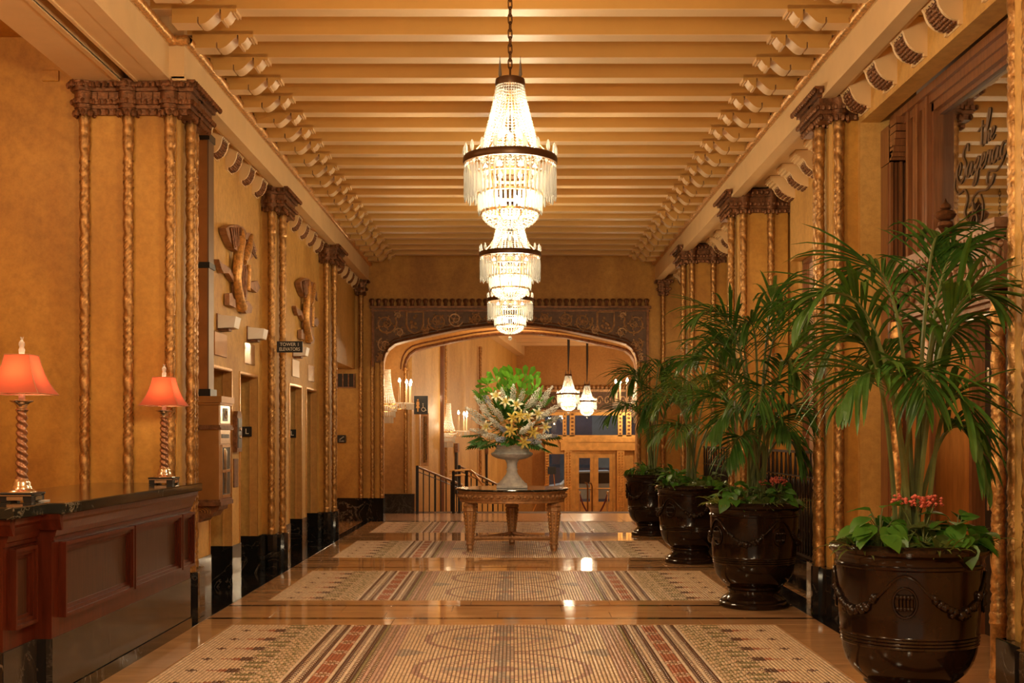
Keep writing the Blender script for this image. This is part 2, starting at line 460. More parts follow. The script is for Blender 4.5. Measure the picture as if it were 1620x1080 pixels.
# --- mosaic: every tessera is real geometry
CREAM = (0.68,0.48,0.30); OLIVE = (0.27,0.215,0.09); BROWN = (0.13,0.055,0.026); RED = (0.40,0.13,0.055)
GREY = (0.42,0.33,0.25); PINK = (0.56,0.35,0.25); LIGHT = (0.74,0.57,0.40); ROSE = (0.44,0.26,0.19)
def mosaic_mesh(y0, y1):
    rs = np.random.RandomState(3)
    W, L = FX1-FX0, y1-y0
    nx = 164; ny = int(round(L/0.0265)); px, py = W/nx, L/ny
    cols = np.zeros((ny, nx, 3))
    for j in range(ny):
        p = j % 15
        for i in range(nx):
            d = min(i, nx-1-i)
            u = (i+0.5)*px - W/2; v = (j+0.5)*py - L/2
            c = CREAM
            if d < 30:
                if p == 7:
                    if d in (5,6,7): c = BROWN
                    elif 10 <= d < 15: c = RED
                    elif 15 <= d < 18: c = BROWN
                    elif 18 <= d < 30: c = OLIVE
                elif p in (6, 8):
                    if d == 6: c = BROWN
                    elif 13 <= d < 18: c = RED if d < 15 else BROWN
                elif p in (5, 9):
                    if 15 <= d < 19: c = BROWN
                if p in (2, 12) and 17 <= d < 24: c = OLIVE
                if p in (1, 3, 11, 13) and 18 <= d < 23: c = OLIVE
                if p in (0, 14) and 24 <= d < 29 and d % 2: c = OLIVE
                if p in (4, 10) and d in (21, 22, 26, 27): c = BROWN if d < 24 else OLIVE
                if d >= 24 and (i*7 + j*5) % 4 == 0 and p != 7: c = OLIVE
            elif d == 30: c = LIGHT
            elif d in (31, 35): c = BROWN
            elif d in (32, 34): c = LIGHT if j % 2 else BROWN
            elif d == 33: c = LIGHT
            elif d == 36: c = LIGHT
            elif 37 <= d <= 40:
                c = RED
                if p in (0, 4) and d in (38, 39): c = LIGHT
                if p in (1, 3) and d in (37, 40): c = LIGHT
                if p == 2 and d in (38, 39): c = OLIVE
            elif d == 41: c = LIGHT
            elif d in (42, 46): c = BROWN
            elif d in (43, 45): c = LIGHT if j % 2 else BROWN
            elif d == 44: c = LIGHT
            elif d == 47: c = OLIVE
            elif d in (48, 50): c = BROWN if j % 2 else CREAM
            elif d in (49, 51, 52): c = PINK
            elif d == 53: c = ROSE if j % 2 else PINK
            else:
                for cv in (-0.59, 0.59):
                    r = math.hypot(u, v-cv)
                    if abs(r-0.565) < 0.026: c = ROSE
                    elif r < 0.54:
                        a = math.atan2(v-cv, u)
                        if r < 0.10: c = ROSE
                        elif abs(math.sin(2*a)) < 0.35 and r < 0.36: c = GREY
                        elif 0.24 < r < 0.30: c = PINK
                        elif 0.36 < r < 0.40 and (i+j) % 2: c = ROSE
                if abs(u) < 0.09 and abs(abs(v)-0.59) > 0.3: c = GREY if (i+j) % 3 else ROSE
                if abs(abs(u)-0.70) + abs(v) < 0.16: c = GREY
            cols[j, i] = np.array(c)*(0.86+0.28*rs.rand())
    g = 0.0029; ch = 0.0016
    jj, ii = np.meshgrid(np.arange(ny), np.arange(nx), indexing='ij')
    x0 = (-W/2 + ii*px + g).ravel(); x1 = (-W/2 + (ii+1)*px - g).ravel()
    ya = (-L/2 + jj*py + g).ravel(); yb = (-L/2 + (jj+1)*py - g).ravel()
    n = nx*ny
    zt = -0.001 + 0.0*x0
    tx = (rs.rand(n)-0.5)*0.0006; ty = (rs.rand(n)-0.5)*0.0006     # each tile sits a little askew
    V = np.zeros((n, 8, 3))
    for k, (xx, yy) in enumerate(((x0,ya),(x1,ya),(x1,yb),(x0,yb))):
        V[:, k] = np.stack([xx, yy, zt*0 - 0.010], 1)
    e = ch
    for k, (xx, yy, sx, sy) in enumerate(((x0+e,ya+e,-1,-1),(x1-e,ya+e,1,-1),(x1-e,yb-e,1,1),(x0+e,yb-e,-1,1))):
        V[:, 4+k] = np.stack([xx, yy, zt + sx*tx + sy*ty], 1)
    base = (np.arange(n)*8)[:, None]
    Q = np.array([[4,5,6,7],[0,1,5,4],[1,2,6,5],[2,3,7,6],[3,0,4,7]])
    faces = (base[:, None, :] + Q[None]).reshape(-1, 4)
    me = bpy.data.meshes.new('mosaic_panel')
    nf = len(faces)
    me.vertices.add(n*8); me.vertices.foreach_set('co', V.reshape(-1))
    me.loops.add(nf*4); me.loops.foreach_set('vertex_index', faces.reshape(-1).astype(np.int32))
    me.polygons.add(nf); me.polygons.foreach_set('loop_start', np.arange(0, nf*4, 4, dtype=np.int32))
    at_ = me.attributes.new('Col', 'FLOAT_COLOR', 'FACE')
    cc = np.repeat(cols.reshape(-1, 3), 5, axis=0)
    at_.data.foreach_set('color', np.concatenate([cc, np.ones((nf,1))], 1).reshape(-1).astype(np.float32))
    me.materials.append(M['tess'])
    me.update(calc_edges=True); me.validate()
    return me
MOS = mosaic_mesh(*PANELS[0])
for y0, y1 in PANELS:
    o = stuff(link('mosaic_tesserae', MOS, floor, ((FX0+FX1)/2, (y0+y1)/2, 0)))
    o.scale = (1, (y1-y0)/(PANELS[0][1]-PANELS[0][0]), 1)

# ================================================================== CEILING
CZ = 4.86
ceil = struct(MB().box(-2.75, 2.75, -4.5, 21.5, CZ, CZ+0.15).build('ceiling', M['ceil']))
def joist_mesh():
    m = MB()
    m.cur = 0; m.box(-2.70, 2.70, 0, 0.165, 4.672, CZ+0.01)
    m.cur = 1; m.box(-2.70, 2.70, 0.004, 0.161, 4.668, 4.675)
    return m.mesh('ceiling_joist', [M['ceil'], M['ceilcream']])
JM = joist_mesh()
prof = [(-2.52,4.70),(-2.52,4.565),(-2.335,4.565),(-2.333,4.61),(-2.322,4.61),(-2.322,4.565),(-2.30,4.560),(-2.275,4.566),
        (-2.25,4.582),(-2.225,4.605),(-2.20,4.630),(-2.185,4.643),(-2.172,4.648),(-2.170,4.668),(-2.157,4.668),(-2.155,4.585),
        (-2.135,4.583),(-2.133,4.60),(-2.118,4.604),(-2.10,4.625),(-2.088,4.647),(-2.075,4.655),(-2.072,4.642),(-2.062,4.640),
        (-2.060,4.654),(-2.052,4.655),(-2.050,4.645),(-2.041,4.645),(-2.04,4.70)]
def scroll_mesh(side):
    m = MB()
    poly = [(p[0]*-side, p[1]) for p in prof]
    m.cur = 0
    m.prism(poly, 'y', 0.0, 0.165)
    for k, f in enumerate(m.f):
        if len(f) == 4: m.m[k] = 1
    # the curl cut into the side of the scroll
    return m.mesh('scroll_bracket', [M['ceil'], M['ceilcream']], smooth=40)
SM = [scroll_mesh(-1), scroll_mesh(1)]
k = -10
while True:
    y = 8.895 + 0.5690*k
    if y > 21.2: break
    if y > 2.6:
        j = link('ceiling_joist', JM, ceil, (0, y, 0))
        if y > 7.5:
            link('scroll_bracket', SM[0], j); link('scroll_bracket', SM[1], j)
    k += 1

# ================================================================== CORNICE BEAMS (trim) with their rope mouldings
def rope(path, r, pitch, name, parent=None):
    """three-strand twisted rope along a straight path"""
    a, b = Vector(path[0]), Vector(path[1])
    d = (b-a); L = d.length; d.normalize()
    u = d.orthogonal().normalized(); v = d.cross(u)
    ns = int(L/pitch*7); n = 9
    vs, fs = [], []
    for i in range(ns+1):
        s_ = L*i/ns
        for j in range(n):
            th = 2*PI*j/n
            rr = r*(0.84 + 0.24*abs(math.sin(1.5*th + PI*1.0*s_/pitch)))
            vs.append(a + d*s_ + (u*math.cos(th)+v*math.sin(th))*rr)
    for i in range(ns):
        for j in range(n):
            q = (j+1) % n
            fs.append((i*n+j, i*n+q, (i+1)*n+q, (i+1)*n+j))
    m = MB(); m.add(vs, fs)
    return m.build(name, M['gilt'], parent, smooth=60)
def fascia(name, sgn, xin, y0, y1):
    m = MB()
    x = xin*sgn
    m.box(x, x+0.14*sgn, y0, y1, 4.300, 4.868)
    m.box(x-0.012*sgn, x+0.10*sgn, y0, y1, 4.285, 4.315)
    m.box(x-0.010*sgn, x+0.10*sgn, y0, y1, 4.555, 4.60)
    o = struct(m.build(name, M['cream']))
    rope([(x-0.030*sgn, y0-0.02, 4.590), (x-0.030*sgn, y1, 4.590)], 0.038, 0.085, 'rope_moulding', o)
    return o
fascia('trim_1', -1, 2.56, 9.38, 21.47)
f2 = fascia('trim_2', -1, 2.68, -4.4, 9.38)
fascia('trim_3', 1, 2.56, -4.4, 21.47)
rope([(-2.70, 9.36, 4.59), (-2.52, 9.36, 4.59)], 0.040, 0.085, 'rope_moulding', f2)
# soffits behind the beams
struct(MB().box(-3.5, -2.66, 9.5, 21.47, 4.38, 4.60).build('trim_4', M['cream']))
struct(MB().box(2.66, 3.6, -4.4, 21.47, 4.40, 4.60).build('trim_5', M['cream']))
# two beams over the reception desk with a slot between
m = MB()
m.box(-2.95, -2.69, -4.4, 9.5, 4.29, 4.60); m.box(-3.42, -3.06, -4.4, 9.5, 4.29, 4.60); m.box(-3.10, -2.90, -4.4, 9.5, 4.52, 4.60)
m.box(-2.955, -2.93, -4.4, 9.5, 4.278, 4.30); m.box(-3.10, -3.06, -4.4, 9.5, 4.278, 4.30)
struct(m.build('trim_6', M['cream']))
struct(MB().box(-5.8, -3.40, -4.4, 9.7, 4.70, 4.85).build('trim_7', M['gold']))

# ================================================================== WALLS
ZT = 4.42
wl = MB()
XL = -2.81
def seg(y0, y1, z0=0.0, z1=ZT, t=0.34): wl.box(XL-t, XL, y0, y1, z0, z1)
OPEN = []
for Y0 in (9.5, 13.5):
    e = [(Y0+1.65, Y0+2.52), (Y0+2.88, Y0+3.74)]
    OPEN += e
    seg(Y0+0.5, e[0][0]); seg(e[0][1], e[1][0]); seg(e[1][1], Y0+4.05)
    seg(e[0][0], e[0][1], 2.165); seg(e[1][0], e[1][1], 2.165)
seg(18.0, 18.35); wl.box(XL-0.30, XL, 18.35, 21.47, 2.71, ZT)
wall_left = struct(wl.build('wall_left', M['ochre_lit']))
wr = MB()
wr.box(2.86, 3.32, 9.86, 10.6, 0, 4.40)                 # far jamb of the doorway bay
wr.box(2.86, 3.02, 6.3, 9.86, 4.08, 4.40)               # header over it
wr.box(2.86, 3.02, 5.0, 6.6, 0, 4.40)
for q0, q1 in ((10.5, 14.05), (14.6, 18.05), (18.6, 21.5)):
    w0, w1 = q0+0.5, q1-0.52
    wr.box(3.25, 3.45, q0-0.1, w0, 0, 4.40); wr.box(3.25, 3.45, w1, q1+0.1, 0, 4.40)
    wr.box(3.25, 3.45, w0, w1, 0, 0.9); wr.box(3.25, 3.45, w0, w1, 3.48, 4.40)
    wr.box(3.14, 3.26, w0-0.1, w1+0.02, 3.48, 4.40)
wr.box(4.0, 4.15, 5.0, 10.6, 0, 4.4)
wall_right = struct(wr.build('wall_right', M['ochre_lit']))
for n_, (q0, q1) in enumerate(((10.5, 14.05), (14.6, 18.05), (18.6, 21.5))):
    w0, w1 = q0+0.5, q1-0.52
    m = MB(); m.box(3.34, 3.40, w0, w1, 0.9, 3.48)
    wd = struct(m.build('window_%d' % (n_+2), simple('pale_blind', (0.62,0.40,0.27), 0.6, var=0.08)))
    f_ = MB(); f_.box(3.27, 3.36, w1-0.035, w1, 0.9, 3.48); f_.box(3.27, 3.36, w0, w0+0.035, 0.9, 3.48); f_.box(3.27, 3.36, w0, w1, 3.445, 3.48); f_.box(3.27,3.36,w0,w1,0.9,0.94)
    f_.build('window_frame', M['oak'], wd)
# reception: end wall that faces the camera, side wall behind the desk
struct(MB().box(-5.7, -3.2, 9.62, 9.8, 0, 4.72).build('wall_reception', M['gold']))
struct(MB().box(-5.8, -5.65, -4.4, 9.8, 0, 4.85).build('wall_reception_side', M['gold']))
struct(MB().box(3.0, 3.2, -4.4, 5.0, 0, 4.4).build('wall_right_near', M['ochre_lit']))
# bays at the left: wall plinths, black marble
bz = 0.41
b = MB()
for Y0 in (9.5, 13.5):
    e = [(Y0+1.65, Y0+2.52), (Y0+2.88, Y0+3.74)]
    for a_, c_ in ((Y0+0.5, e[0][0]), (e[0][1], e[1][0]), (e[1][1], Y0+4.02)):
        b.box(XL-0.345, XL+0.016, a_-0.014, c_+0.014 if c_ < Y0+3.9 else c_, 0, bz)
b.box(XL-0.34, XL+0.016, 18.0, 18.36, 0, bz)
struct(b.build('baseboard_left', M['black']))
b = MB()
for q0, q1 in ((10.5, 14.05), (14.6, 18.05), (18.6, 21.5)):
    b.box(3.05, 3.26, q0, q1, 0, 0.52)
b.box(2.80, 3.0, 10.5, 14.05, 0.0, 0.30); b.box(2.80, 3.0, 14.6, 18.05, 0.0, 0.30)
b.box(2.845, 3.03, 9.84, 10.6, 0, bz)
struct(b.build('baseboard_right', M['black']))

m = MB(); m.box(-4.75, -4.6, 17.9, 21.5, 0, 4.4); m.box(-4.7, -3.15, 18.0, 18.3, 0, 2.9); m.box(-4.7, -3.1, 18.0, 21.47, 2.9, 3.0)
struct(m.build('wall_corridor', M['gold']))
# ------------------------------------------------------------------ elevators (door_1..4) behind their jambs
for n_, (y0, y1) in enumerate(OPEN):
    d = MB(); d.box(XL-0.36, XL-0.31, y0-0.02, (y0+y1)/2-0.002, 0, 2.17)
    dd = struct(d.build('door_%d' % (n_+1), M['brass']))
    MB().box(XL-0.36, XL-0.31, (y0+y1)/2+0.002, y1+0.02, 0, 2.17).build('door_leaf', M['brass'], dd)
    j = MB()
    for ys, sg in ((y1, -1), (y0, 1)):
        j.box(XL-0.07, XL+0.004, ys, ys+sg*0.012, 0.41, 2.165)
        j.box(XL-0.085, XL-0.07, ys, ys+sg*0.025, 0.41, 2.165)
    j.box(XL-0.07, XL+0.004, y0, y1, 2.150, 2.165)
    j.build('jamb_trim', M['amber'], dd)
    j = MB()
    for ys, sg in ((y1, -1), (y0, 1)): j.box(XL-0.010, XL+0.010, ys-0.010, ys+0.010, 0.0, 2.17)
    j.box(XL-0.010, XL+0.010, y0, y1, 2.160, 2.180)
    j.build('edge_strip', M['brass'], dd)

# ================================================================== BRACKETS under the beams
def bracket_mesh(sg, xw, xt):
    """console: stepped fillets at the tip, rounded front with a raised border, carved leaf panel let into it"""
    d = xw - xt; H = 0.135
    def outline(ins):
        pts = [(0,0.0),(d,0.0),(d,-0.045),(d-0.02,-0.045),(d-0.02,-0.062),(d-0.045,-0.062),(d-0.045,-0.085),(d-0.075,-0.085)]
        for i in range(1, 9):
            a = PI/2*i/8
            pts.append((0.035-ins+(d-0.13)*math.cos(a), -0.085-0.165*math.sin(a)))
        return pts + [(0.035-ins,-0.275),(0,-0.275)]
    m = MB()
    m.prism([(sg*(xw-p[0]), p[1]) for p in outline(0.0)], 'y', -H, -H+0.03)
    m.prism([(sg*(xw-p[0]), p[1]) for p in outline(0.0)], 'y', H-0.03, H)
    m.prism([(sg*(xw-p[0]), p[1]) for p in outline(0.016)], 'y', -H+0.03, H-0.03)
    o = m.mesh('bracket', M['cream'], smooth=35)
    c = MB(); rr = random.Random(2)
    for i in range(9):
        a = PI/2*(0.05+0.92*i/8)
        x = 0.020+(d-0.13)*math.cos(a); z = -0.085-0.165*math.sin(a)
        for q in range(-3, 4):
            c.ball((sg*(xw-x), 0.029*q+rr.uniform(-.006,.006), z), rr.uniform(0.013, 0.021), 5, 4)
    cm = c.mesh('carved_leaf', M['bronze'], smooth=60)
    return o, cm
BL = bracket_mesh(-1, 2.82, 2.60); BR = bracket_mesh(1, 2.87, 2.60); BR2 = bracket_mesh(1, 3.25, 2.86)
def bracket(bm, y, wall, z=4.395):
    o = link('bracket', bm[0], wall, (0, y, z)); link('carved_leaf', bm[1], o)
for Y0 in (9.5, 13.5, 17.5):
    for i in range(5): bracket(BL, Y0+1.20+0.60*i, wall_left)
for y in (7.12, 7.75, 8.40, 9.05, 9.70): bracket(BR, y, wall_right)
for q0 in (10.5, 14.6, 18.5):
    for i in range(5): bracket(BR2, q0+0.55+0.6*i, wall_right)

# ================================================================== PIERS with twisted columns
def column_mesh(z0, z1, r=0.037):
    n = 18; vs, fs = [], []
    rs = np.random.RandomState(5)
    nz = int((z1-z0)/0.016)
    T = rs.rand(nz+1, n)
    for i in range(nz+1):
        z = z0+(z1-z0)*i/nz
        for j in range(n):
            th = 2*PI*j/n
            zz = (z + 0.10*th/(2*PI)) % 0.62
            h = (z1-z)
            if h < 0.26:      # leafy necking under the capital
                rr = r*(1.08+0.22*abs(math.sin(3*th+z*30))*abs(math.sin(z*42)) + 0.3*(max(0, 0.26-h-0.14)))
                if 0.225 < h < 0.26: rr = r*1.22
            elif z-z0 < 0.05: rr = r*1.18
            elif zz < 0.30:   # smooth rope swell
                q = zz/0.30
                rr = r*(0.80+0.36*abs(math.sin(PI*(q*2.0+th/(2*PI))))**0.6)
            else:             # carved foliage
                rr = r*(0.80+0.30*abs(math.sin(2.0*th+z*44))*abs(math.sin(1.5*th-z*62))+0.16*T[i, j])
            vs.append((rr*math.cos(th), rr*math.sin(th), z))
    for i in range(nz):
        for j in range(n):
            q = (j+1) % n
            fs.append((i*n+j, i*n+q, (i+1)*n+q, (i+1)*n+j))
    m = MB(); m.add(vs, fs)
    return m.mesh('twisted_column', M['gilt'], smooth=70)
COLM = column_mesh(0.41, 4.06); COLM_R = column_mesh(0.41, 4.13)
def capital(rects, cols, ztop):
    """moulded bronze capital: rects (x0,x1,y0,y1) and cols (x,y) carry the same stack of mouldings"""
    m = MB()
    lay = [(0.000,0.028,0.092),(0.028,0.055,0.080),(0.055,0.085,0.070),(0.085,0.150,0.045),(0.150,0.185,0.066),(0.185,0.215,0.045),(0.215,0.262,0.028)]
    for a, b_, e in lay:
        for (x0,x1,y0,y1) in rects: m.box(x0-e, x1+e, y0-e, y1+e, ztop-b_, ztop-a)
        for (x,y) in cols: m.lathe([(0.045+e*0.8, ztop-b_), (0.045+e*0.8, ztop-a)], 10, (x,y,0))
    def edge(x, y):
        m.ball((x, y, ztop-0.020), 0.020, 5, 4, 1.3)
    for (x0,x1,y0,y1) in rects:
        for e, dz, rr, st in ((0.100,0.040,0.021,0.052),(0.062,0.168,0.019,0.045),(0.026,0.240,0.022,0.06)):
            nx = max(2, int((x1-x0+2*e)/st)); ny = max(2, int((y1-y0+2*e)/st))
            for i in range(nx+1):
                x = x0-e+(x1-x0+2*e)*i/nx
                m.ball((x, y0-e, ztop-dz), rr, 5, 4, 1.25)
            for i in range(ny+1):
                y = y0-e+(y1-y0+2*e)*i/ny
                xx = x0-e if (x0+x1) > 0 else x1+e
                m.ball((xx, y, ztop-dz), rr, 5, 4, 1.25)
        nx = int((x1-x0)/0.08)
        for i in range(nx+1):   # flutes of the frieze
            x = x0+(x1-x0)*i/max(1,nx)
            m.box(x-0.008, x+0.008, y0-0.055, y0-0.03, ztop-0.148, ztop-0.088)
    for (x,y) in cols:
        for i in range(9):
            a = 2*PI*i/9
            m.ball((x+0.122*math.cos(a), y+0.122*math.sin(a), ztop-0.040), 0.021, 5, 4, 1.25)
            m.ball((x+0.095*math.cos(a), y+0.095*math.sin(a), ztop-0.168), 0.019, 5, 4, 1.25)
            m.ball((x+0.075*math.cos(a), y+0.075*math.sin(a), ztop-0.255), 0.022, 5, 4, 1.4)
    return m
def pier(sgn, Y0, xin, xout, fcols, ztop, label, colm):
    t = thing('pilaster', label, 'pilaster', (sgn*xin, Y0, 0))
    x0, x1 = sorted((sgn*xin, sgn*xout))
    sh = MB()
    sh.cur = 0; sh.box(*sorted((sgn*(xin+0.04), sgn*xout)), Y0, Y0+0.56, bz, ztop)
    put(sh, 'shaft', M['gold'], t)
    st = MB(); st.box(sgn*(xin+0.034), sgn*(xin+0.06), Y0+0.02, Y0+0.54, bz, ztop-0.25)
    put(st, 'lit_side_strip', M['ochre_lit'], t)  # added strip: the light on the pier's corridor side is put into its colour
    cols = [(sgn*f, Y0-0.012) for f in fcols] + [(sgn*(xin-0.02), Y0+0.22), (sgn*(xin+0.05), Y0+0.57)]
    for (x, y) in cols: at(link('twisted_column', colm), t, (x, y, 0))
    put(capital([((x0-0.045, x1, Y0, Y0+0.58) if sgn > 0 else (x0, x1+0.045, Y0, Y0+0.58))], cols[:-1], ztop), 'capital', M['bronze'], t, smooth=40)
    bs = MB()
    bs.bbox(x0-0.03, x1+0.03, Y0-0.03, Y0+0.63, 0, bz, 0.004)
    for (x, y) in cols: bs.lathe([(0.072, 0), (0.072, bz-0.01), (0.066, bz)], 8, (x, y, 0), a0=PI/8, a1=2*PI+PI/8)
    put(bs, 'marble_plinth', M['black'], t, smooth=30)
    return t
pier(-1, 9.5, 2.62, 3.36, (2.70, 3.03, 3.375), 4.300, 'wide gilded pilaster at the end of the reception desk', COLM)
pier(-1, 13.5, 2.64, 2.85, (2.70,), 4.300, 'gilded pilaster behind the tower elevators sign', COLM)
pier(-1, 17.49, 2.64, 2.85, (2.70,), 4.300, 'gilded pilaster between the elevators and the side corridor', COLM)
pier(1, 5.9, 2.66, 2.90, (2.76,), 4.375, 'gilded pilaster at the right edge, nearest the camera', COLM_R)
pier(1, 9.93, 2.62, 2.875, (2.70,), 4.375, 'gilded pilaster between the frontmost two planters', COLM_R)
pier(1, 14.02, 2.62, 3.22, (2.70, 3.02), 4.375, 'wide gilded pilaster behind the palm of the second planter', COLM_R)
pier(1, 18.02, 2.62, 3.22, (2.70, 3.02), 4.375, 'farthest of the wide gilded pilasters on the right', COLM_R)
for sg, nm in ((-1, 'slender gilded column left of the carved arch'), (1, 'slender gilded column right of the carved arch')):
    t = thing('corner_column', nm, 'column', (sg*2.69, 21.40, 0))
    at(link('twisted_column', COLM), t, (sg*2.69, 21.40, 0))
    put(capital([(min(sg*2.65,sg*2.75), max(sg*2.65,sg*2.75), 21.38, 21.5)], [(sg*2.69, 21.40)], 4.30), 'capital', M['bronze'], t, smooth=40)

# ================================================================== ARCH WALL
YA = 21.47
half = [(2.29,0.0),(2.29,2.70),(2.278,2.83),(2.245,2.96),(2.18,3.07),(2.067,3.156),(1.90,3.205),(1.394,3.319),(0.897,3.42),(0.45,3.475),(0.22,3.493),(0.0,3.50)]
def arch_pts(xc, dz=0.0):
    l = [(xc-p[0], p[1]+(dz if p[1] > 0 else 0)) for p in half]
    r = [(xc+p[0], p[1]+(dz if p[1] > 0 else 0)) for p in reversed(half[:-1])]
    return l + r
def arch_wall(m, pts, y0, y1, xl, xr, ztop):
    n = len(pts)
    m.box(xl, pts[1][0], y0, y1, 0, ztop); m.box(pts[-2][0], xr, y0, y1, 0, ztop)
    q = pts[1:-1]
    vs = []; fs = []
    for (x, z) in q: vs += [(x,y0,z),(x,y0,ztop),(x,y1,z),(x,y1,ztop)]
    for i in range(len(q)-1):
        a, b_ = 4*i, 4*(i+1)
        fs += [(a,b_,b_+1,a+1),(a+2,a+3,b_+3,b_+2),(a,a+2,b_+2,b_),(a+1,b_+1,b_+3,a+3)]
    m.add(vs, fs)
A1 = arch_pts(-0.03)
m = MB(); arch_wall(m, A1, YA, YA+0.34, -4.7, 4.0, 4.9)
wall_far = struct(m.build('wall_far', M['gold']))
m = MB()
m.box(-4.7, -2.30, YA-0.02, YA, 0, bz); m.box(2.27, 3.3, YA-0.02, YA, 0, bz)
m.box(-2.33, -2.30, YA-0.01, YA+0.36, 0, bz); 
struct(m.build('baseboard_far', M['black']))
# carved bronze-coloured frieze round the arch head
t = thing('arch_frieze', 'carved dark frieze of scrolling vines over the central arch', 'frieze', (-0.03, YA-0.04, 2.8))
q = A1[2:-2]
m = MB(); vs, fs = [], []
zt = 3.80
edge = [(-2.49, 2.83)] + q + [(2.43, 2.83)]
for (x, z) in edge: vs += [(x, YA-0.055, z), (x, YA-0.055, zt), (x, YA+0.01, z), (x, YA+0.01, zt)]
for i in range(len(edge)-1):
    a, b_ = 4*i, 4*(i+1)
    fs += [(a,b_,b_+1,a+1),(a,a+2,b_+2,b_),(a+1,b_+1,b_+3,a+3)]
m.add(vs, fs); m.add([vs[0],vs[1],vs[3],vs[2]],[(0,1,2,3)]); m.add(vs[-4:],[(0,1,3,2)])
put(m, 'frieze_panel', M['frieze'], t)
m = MB()
m.box(-2.54, 2.48, YA-0.085, YA+0.01, 3.795, 3.835); m.box(-2.52, 2.46, YA-0.07, YA+0.01, 3.735, 3.765)
m.box(-2.50, -2.455, YA-0.075, YA, 2.75, 3.80); m.box(2.395, 2.44, YA-0.075, YA, 2.75, 3.80)
m.tube([(x, YA-0.06, z+0.022) for (x, z) in q], 0.024, 6)
m.tube([(x, YA-0.06, z+0.085) for (x, z) in q[1:-1]], 0.012, 5)
put(m, 'moulding', M['bronze'], t, smooth=40)
LM = MB()
LM.lathe([(0.012,-0.065),(0.035,-0.05),(0.030,-0.01),(0.048,0.02),(0.052,0.045),(0.035,0.068),(0.001,0.075)], 8, sy=0.55)
LM.tube([(0,-0.03,-0.06),(0,-0.034,0.0),(0,-0.03,0.05)], 0.010, 4)
LM = LM.mesh('crest_leaf', M['bronze'], smooth=50)
for i in range(42): at(link('crest_leaf', LM), t, (-2.50+0.1195*i, YA-0.05, 3.895))
# rinceaux in relief
cv = MB()
def spiral(cx, cz, r, turns, a0, dirn, w=0.018):
    pts, rs = [], []
    n = int(16*turns)
    for i in range(n+1):
        f = i/n; a = a0+dirn*2*PI*turns*f; rr = r*(1-0.82*f)
        pts.append((cx+rr*math.cos(a), YA-0.058, cz+rr*math.sin(a))); rs.append(w*(1-0.45*f))
    cv.tube(pts, rs, 5)
    for i in range(2, n, 3):
        f = i/n; a = a0+dirn*2*PI*turns*f; rr = r*(1-0.82*f)
        for k_ in (-1, 1):
            cv.ball((cx+(rr+k_*w*1.7)*math.cos(a), YA-0.058, cz+(rr+k_*w*1.7)*math.sin(a)), w*1.05, 5, 4)
    for k_ in range(6):
        a = k_*PI/3
        cv.ball((cx+r*0.16*math.cos(a), YA-0.062, cz+r*0.16*math.sin(a)), r*0.09, 5, 4)
for s in (-1, 1):
    c0 = -0.03
    for x, z, r, tn, a0, dr in ((2.22,3.52,0.20,1.6,2.6,1),(2.24,3.14,0.13,1.5,1.2,-1),(2.33,2.92,0.07,1.2,1.0,1),(1.98,3.36,0.09,1.3,0,1),(1.30,3.56,0.17,1.7,0.4,-1),
                              (0.98,3.60,0.14,1.6,3.5,1),(0.62,3.62,0.11,1.5,0.2,-1),(0.36,3.62,0.10,1.5,3.1,1),(0.13,3.62,0.09,1.4,0.2,-1),(2.0,3.66,0.06,1.2,0,1),(1.52,3.40,0.07,1.2,2,1)):
        spiral(c0+s*x, z, r, tn, a0 if s > 0 else PI-a0, dr*s)
    # shield
    sx = c0+s*1.70
    pts = [(-0.15,3.73),(0.15,3.73),(0.15,3.50),(0.11,3.40),(0,3.34),(-0.11,3.40),(-0.15,3.50),(-0.15,3.73)]
    cv.tube([(sx+p_[0], YA-0.058, p_[1]) for p_ in pts], 0.018, 5)
    for k_ in range(9): cv.ball((sx+random.uniform(-.07,.07), YA-0.06, 3.55+random.uniform(-.12,.12)), 0.030, 5, 4)
put(cv, 'vine_relief', M['carving'], t, smooth=60)
# twisted shafts on both jambs of the arch
CJ = column_mesh(0.41, 2.86, 0.034)
for sg, px in ((-1, (-2.49, -2.325)), (1, (2.43, 2.265))):
    for x in px: at(link('twisted_column', CJ), t, (x, YA-0.02, 0))

# ================================================================== VESTIBULE AND SECOND ARCH
Y2 = 23.7
A2 = arch_pts(0.17, 0.04)
m = MB(); arch_wall(m, A2, Y2, Y2+0.30, -3.4, 4.4, 4.3)
m.box(-3.2, -2.52, YA+0.34, Y2, 0, 4.3); m.box(2.55, 3.2, YA+0.34, Y2, 0, 4.3)
m.box(-3.2, 3.4, YA+0.34, Y2, 4.1, 4.3)
m.box(-2.15, -2.03, Y2-0.08, Y2, 0, 2.8)
struct(m.build('wall_vestibule', M['amber']))
m = MB(); m.box(-2.53, -1.92, Y2-0.10, Y2+0.1, 0, bz-0.03); m.box(-2.53, -2.50, YA+0.3, Y2, 0, bz-0.03)
struct(m.build('baseboard_vestibule', M['kick']))
m = MB()
q2 = A2[1:-1]
for off, r_ in ((0.02, 0.028), (0.095, 0.016)):
    m.tube([(0.17+(x-0.17)*(1+off*0.35), Y2-0.01, z+off) for (x, z) in q2], r_, 6)
ar = struct(m.build('trim_8', M['bronze'], smooth=50))
o = link('twisted_column', CJ, ar, (-2.09, Y2-0.10, 0))
row(-2.5, 2.5, YA, Y2-0.1, simple('rose_mosaic', (0.52,0.34,0.23), 0.16, var=0.3, vscale=30), 0.9)

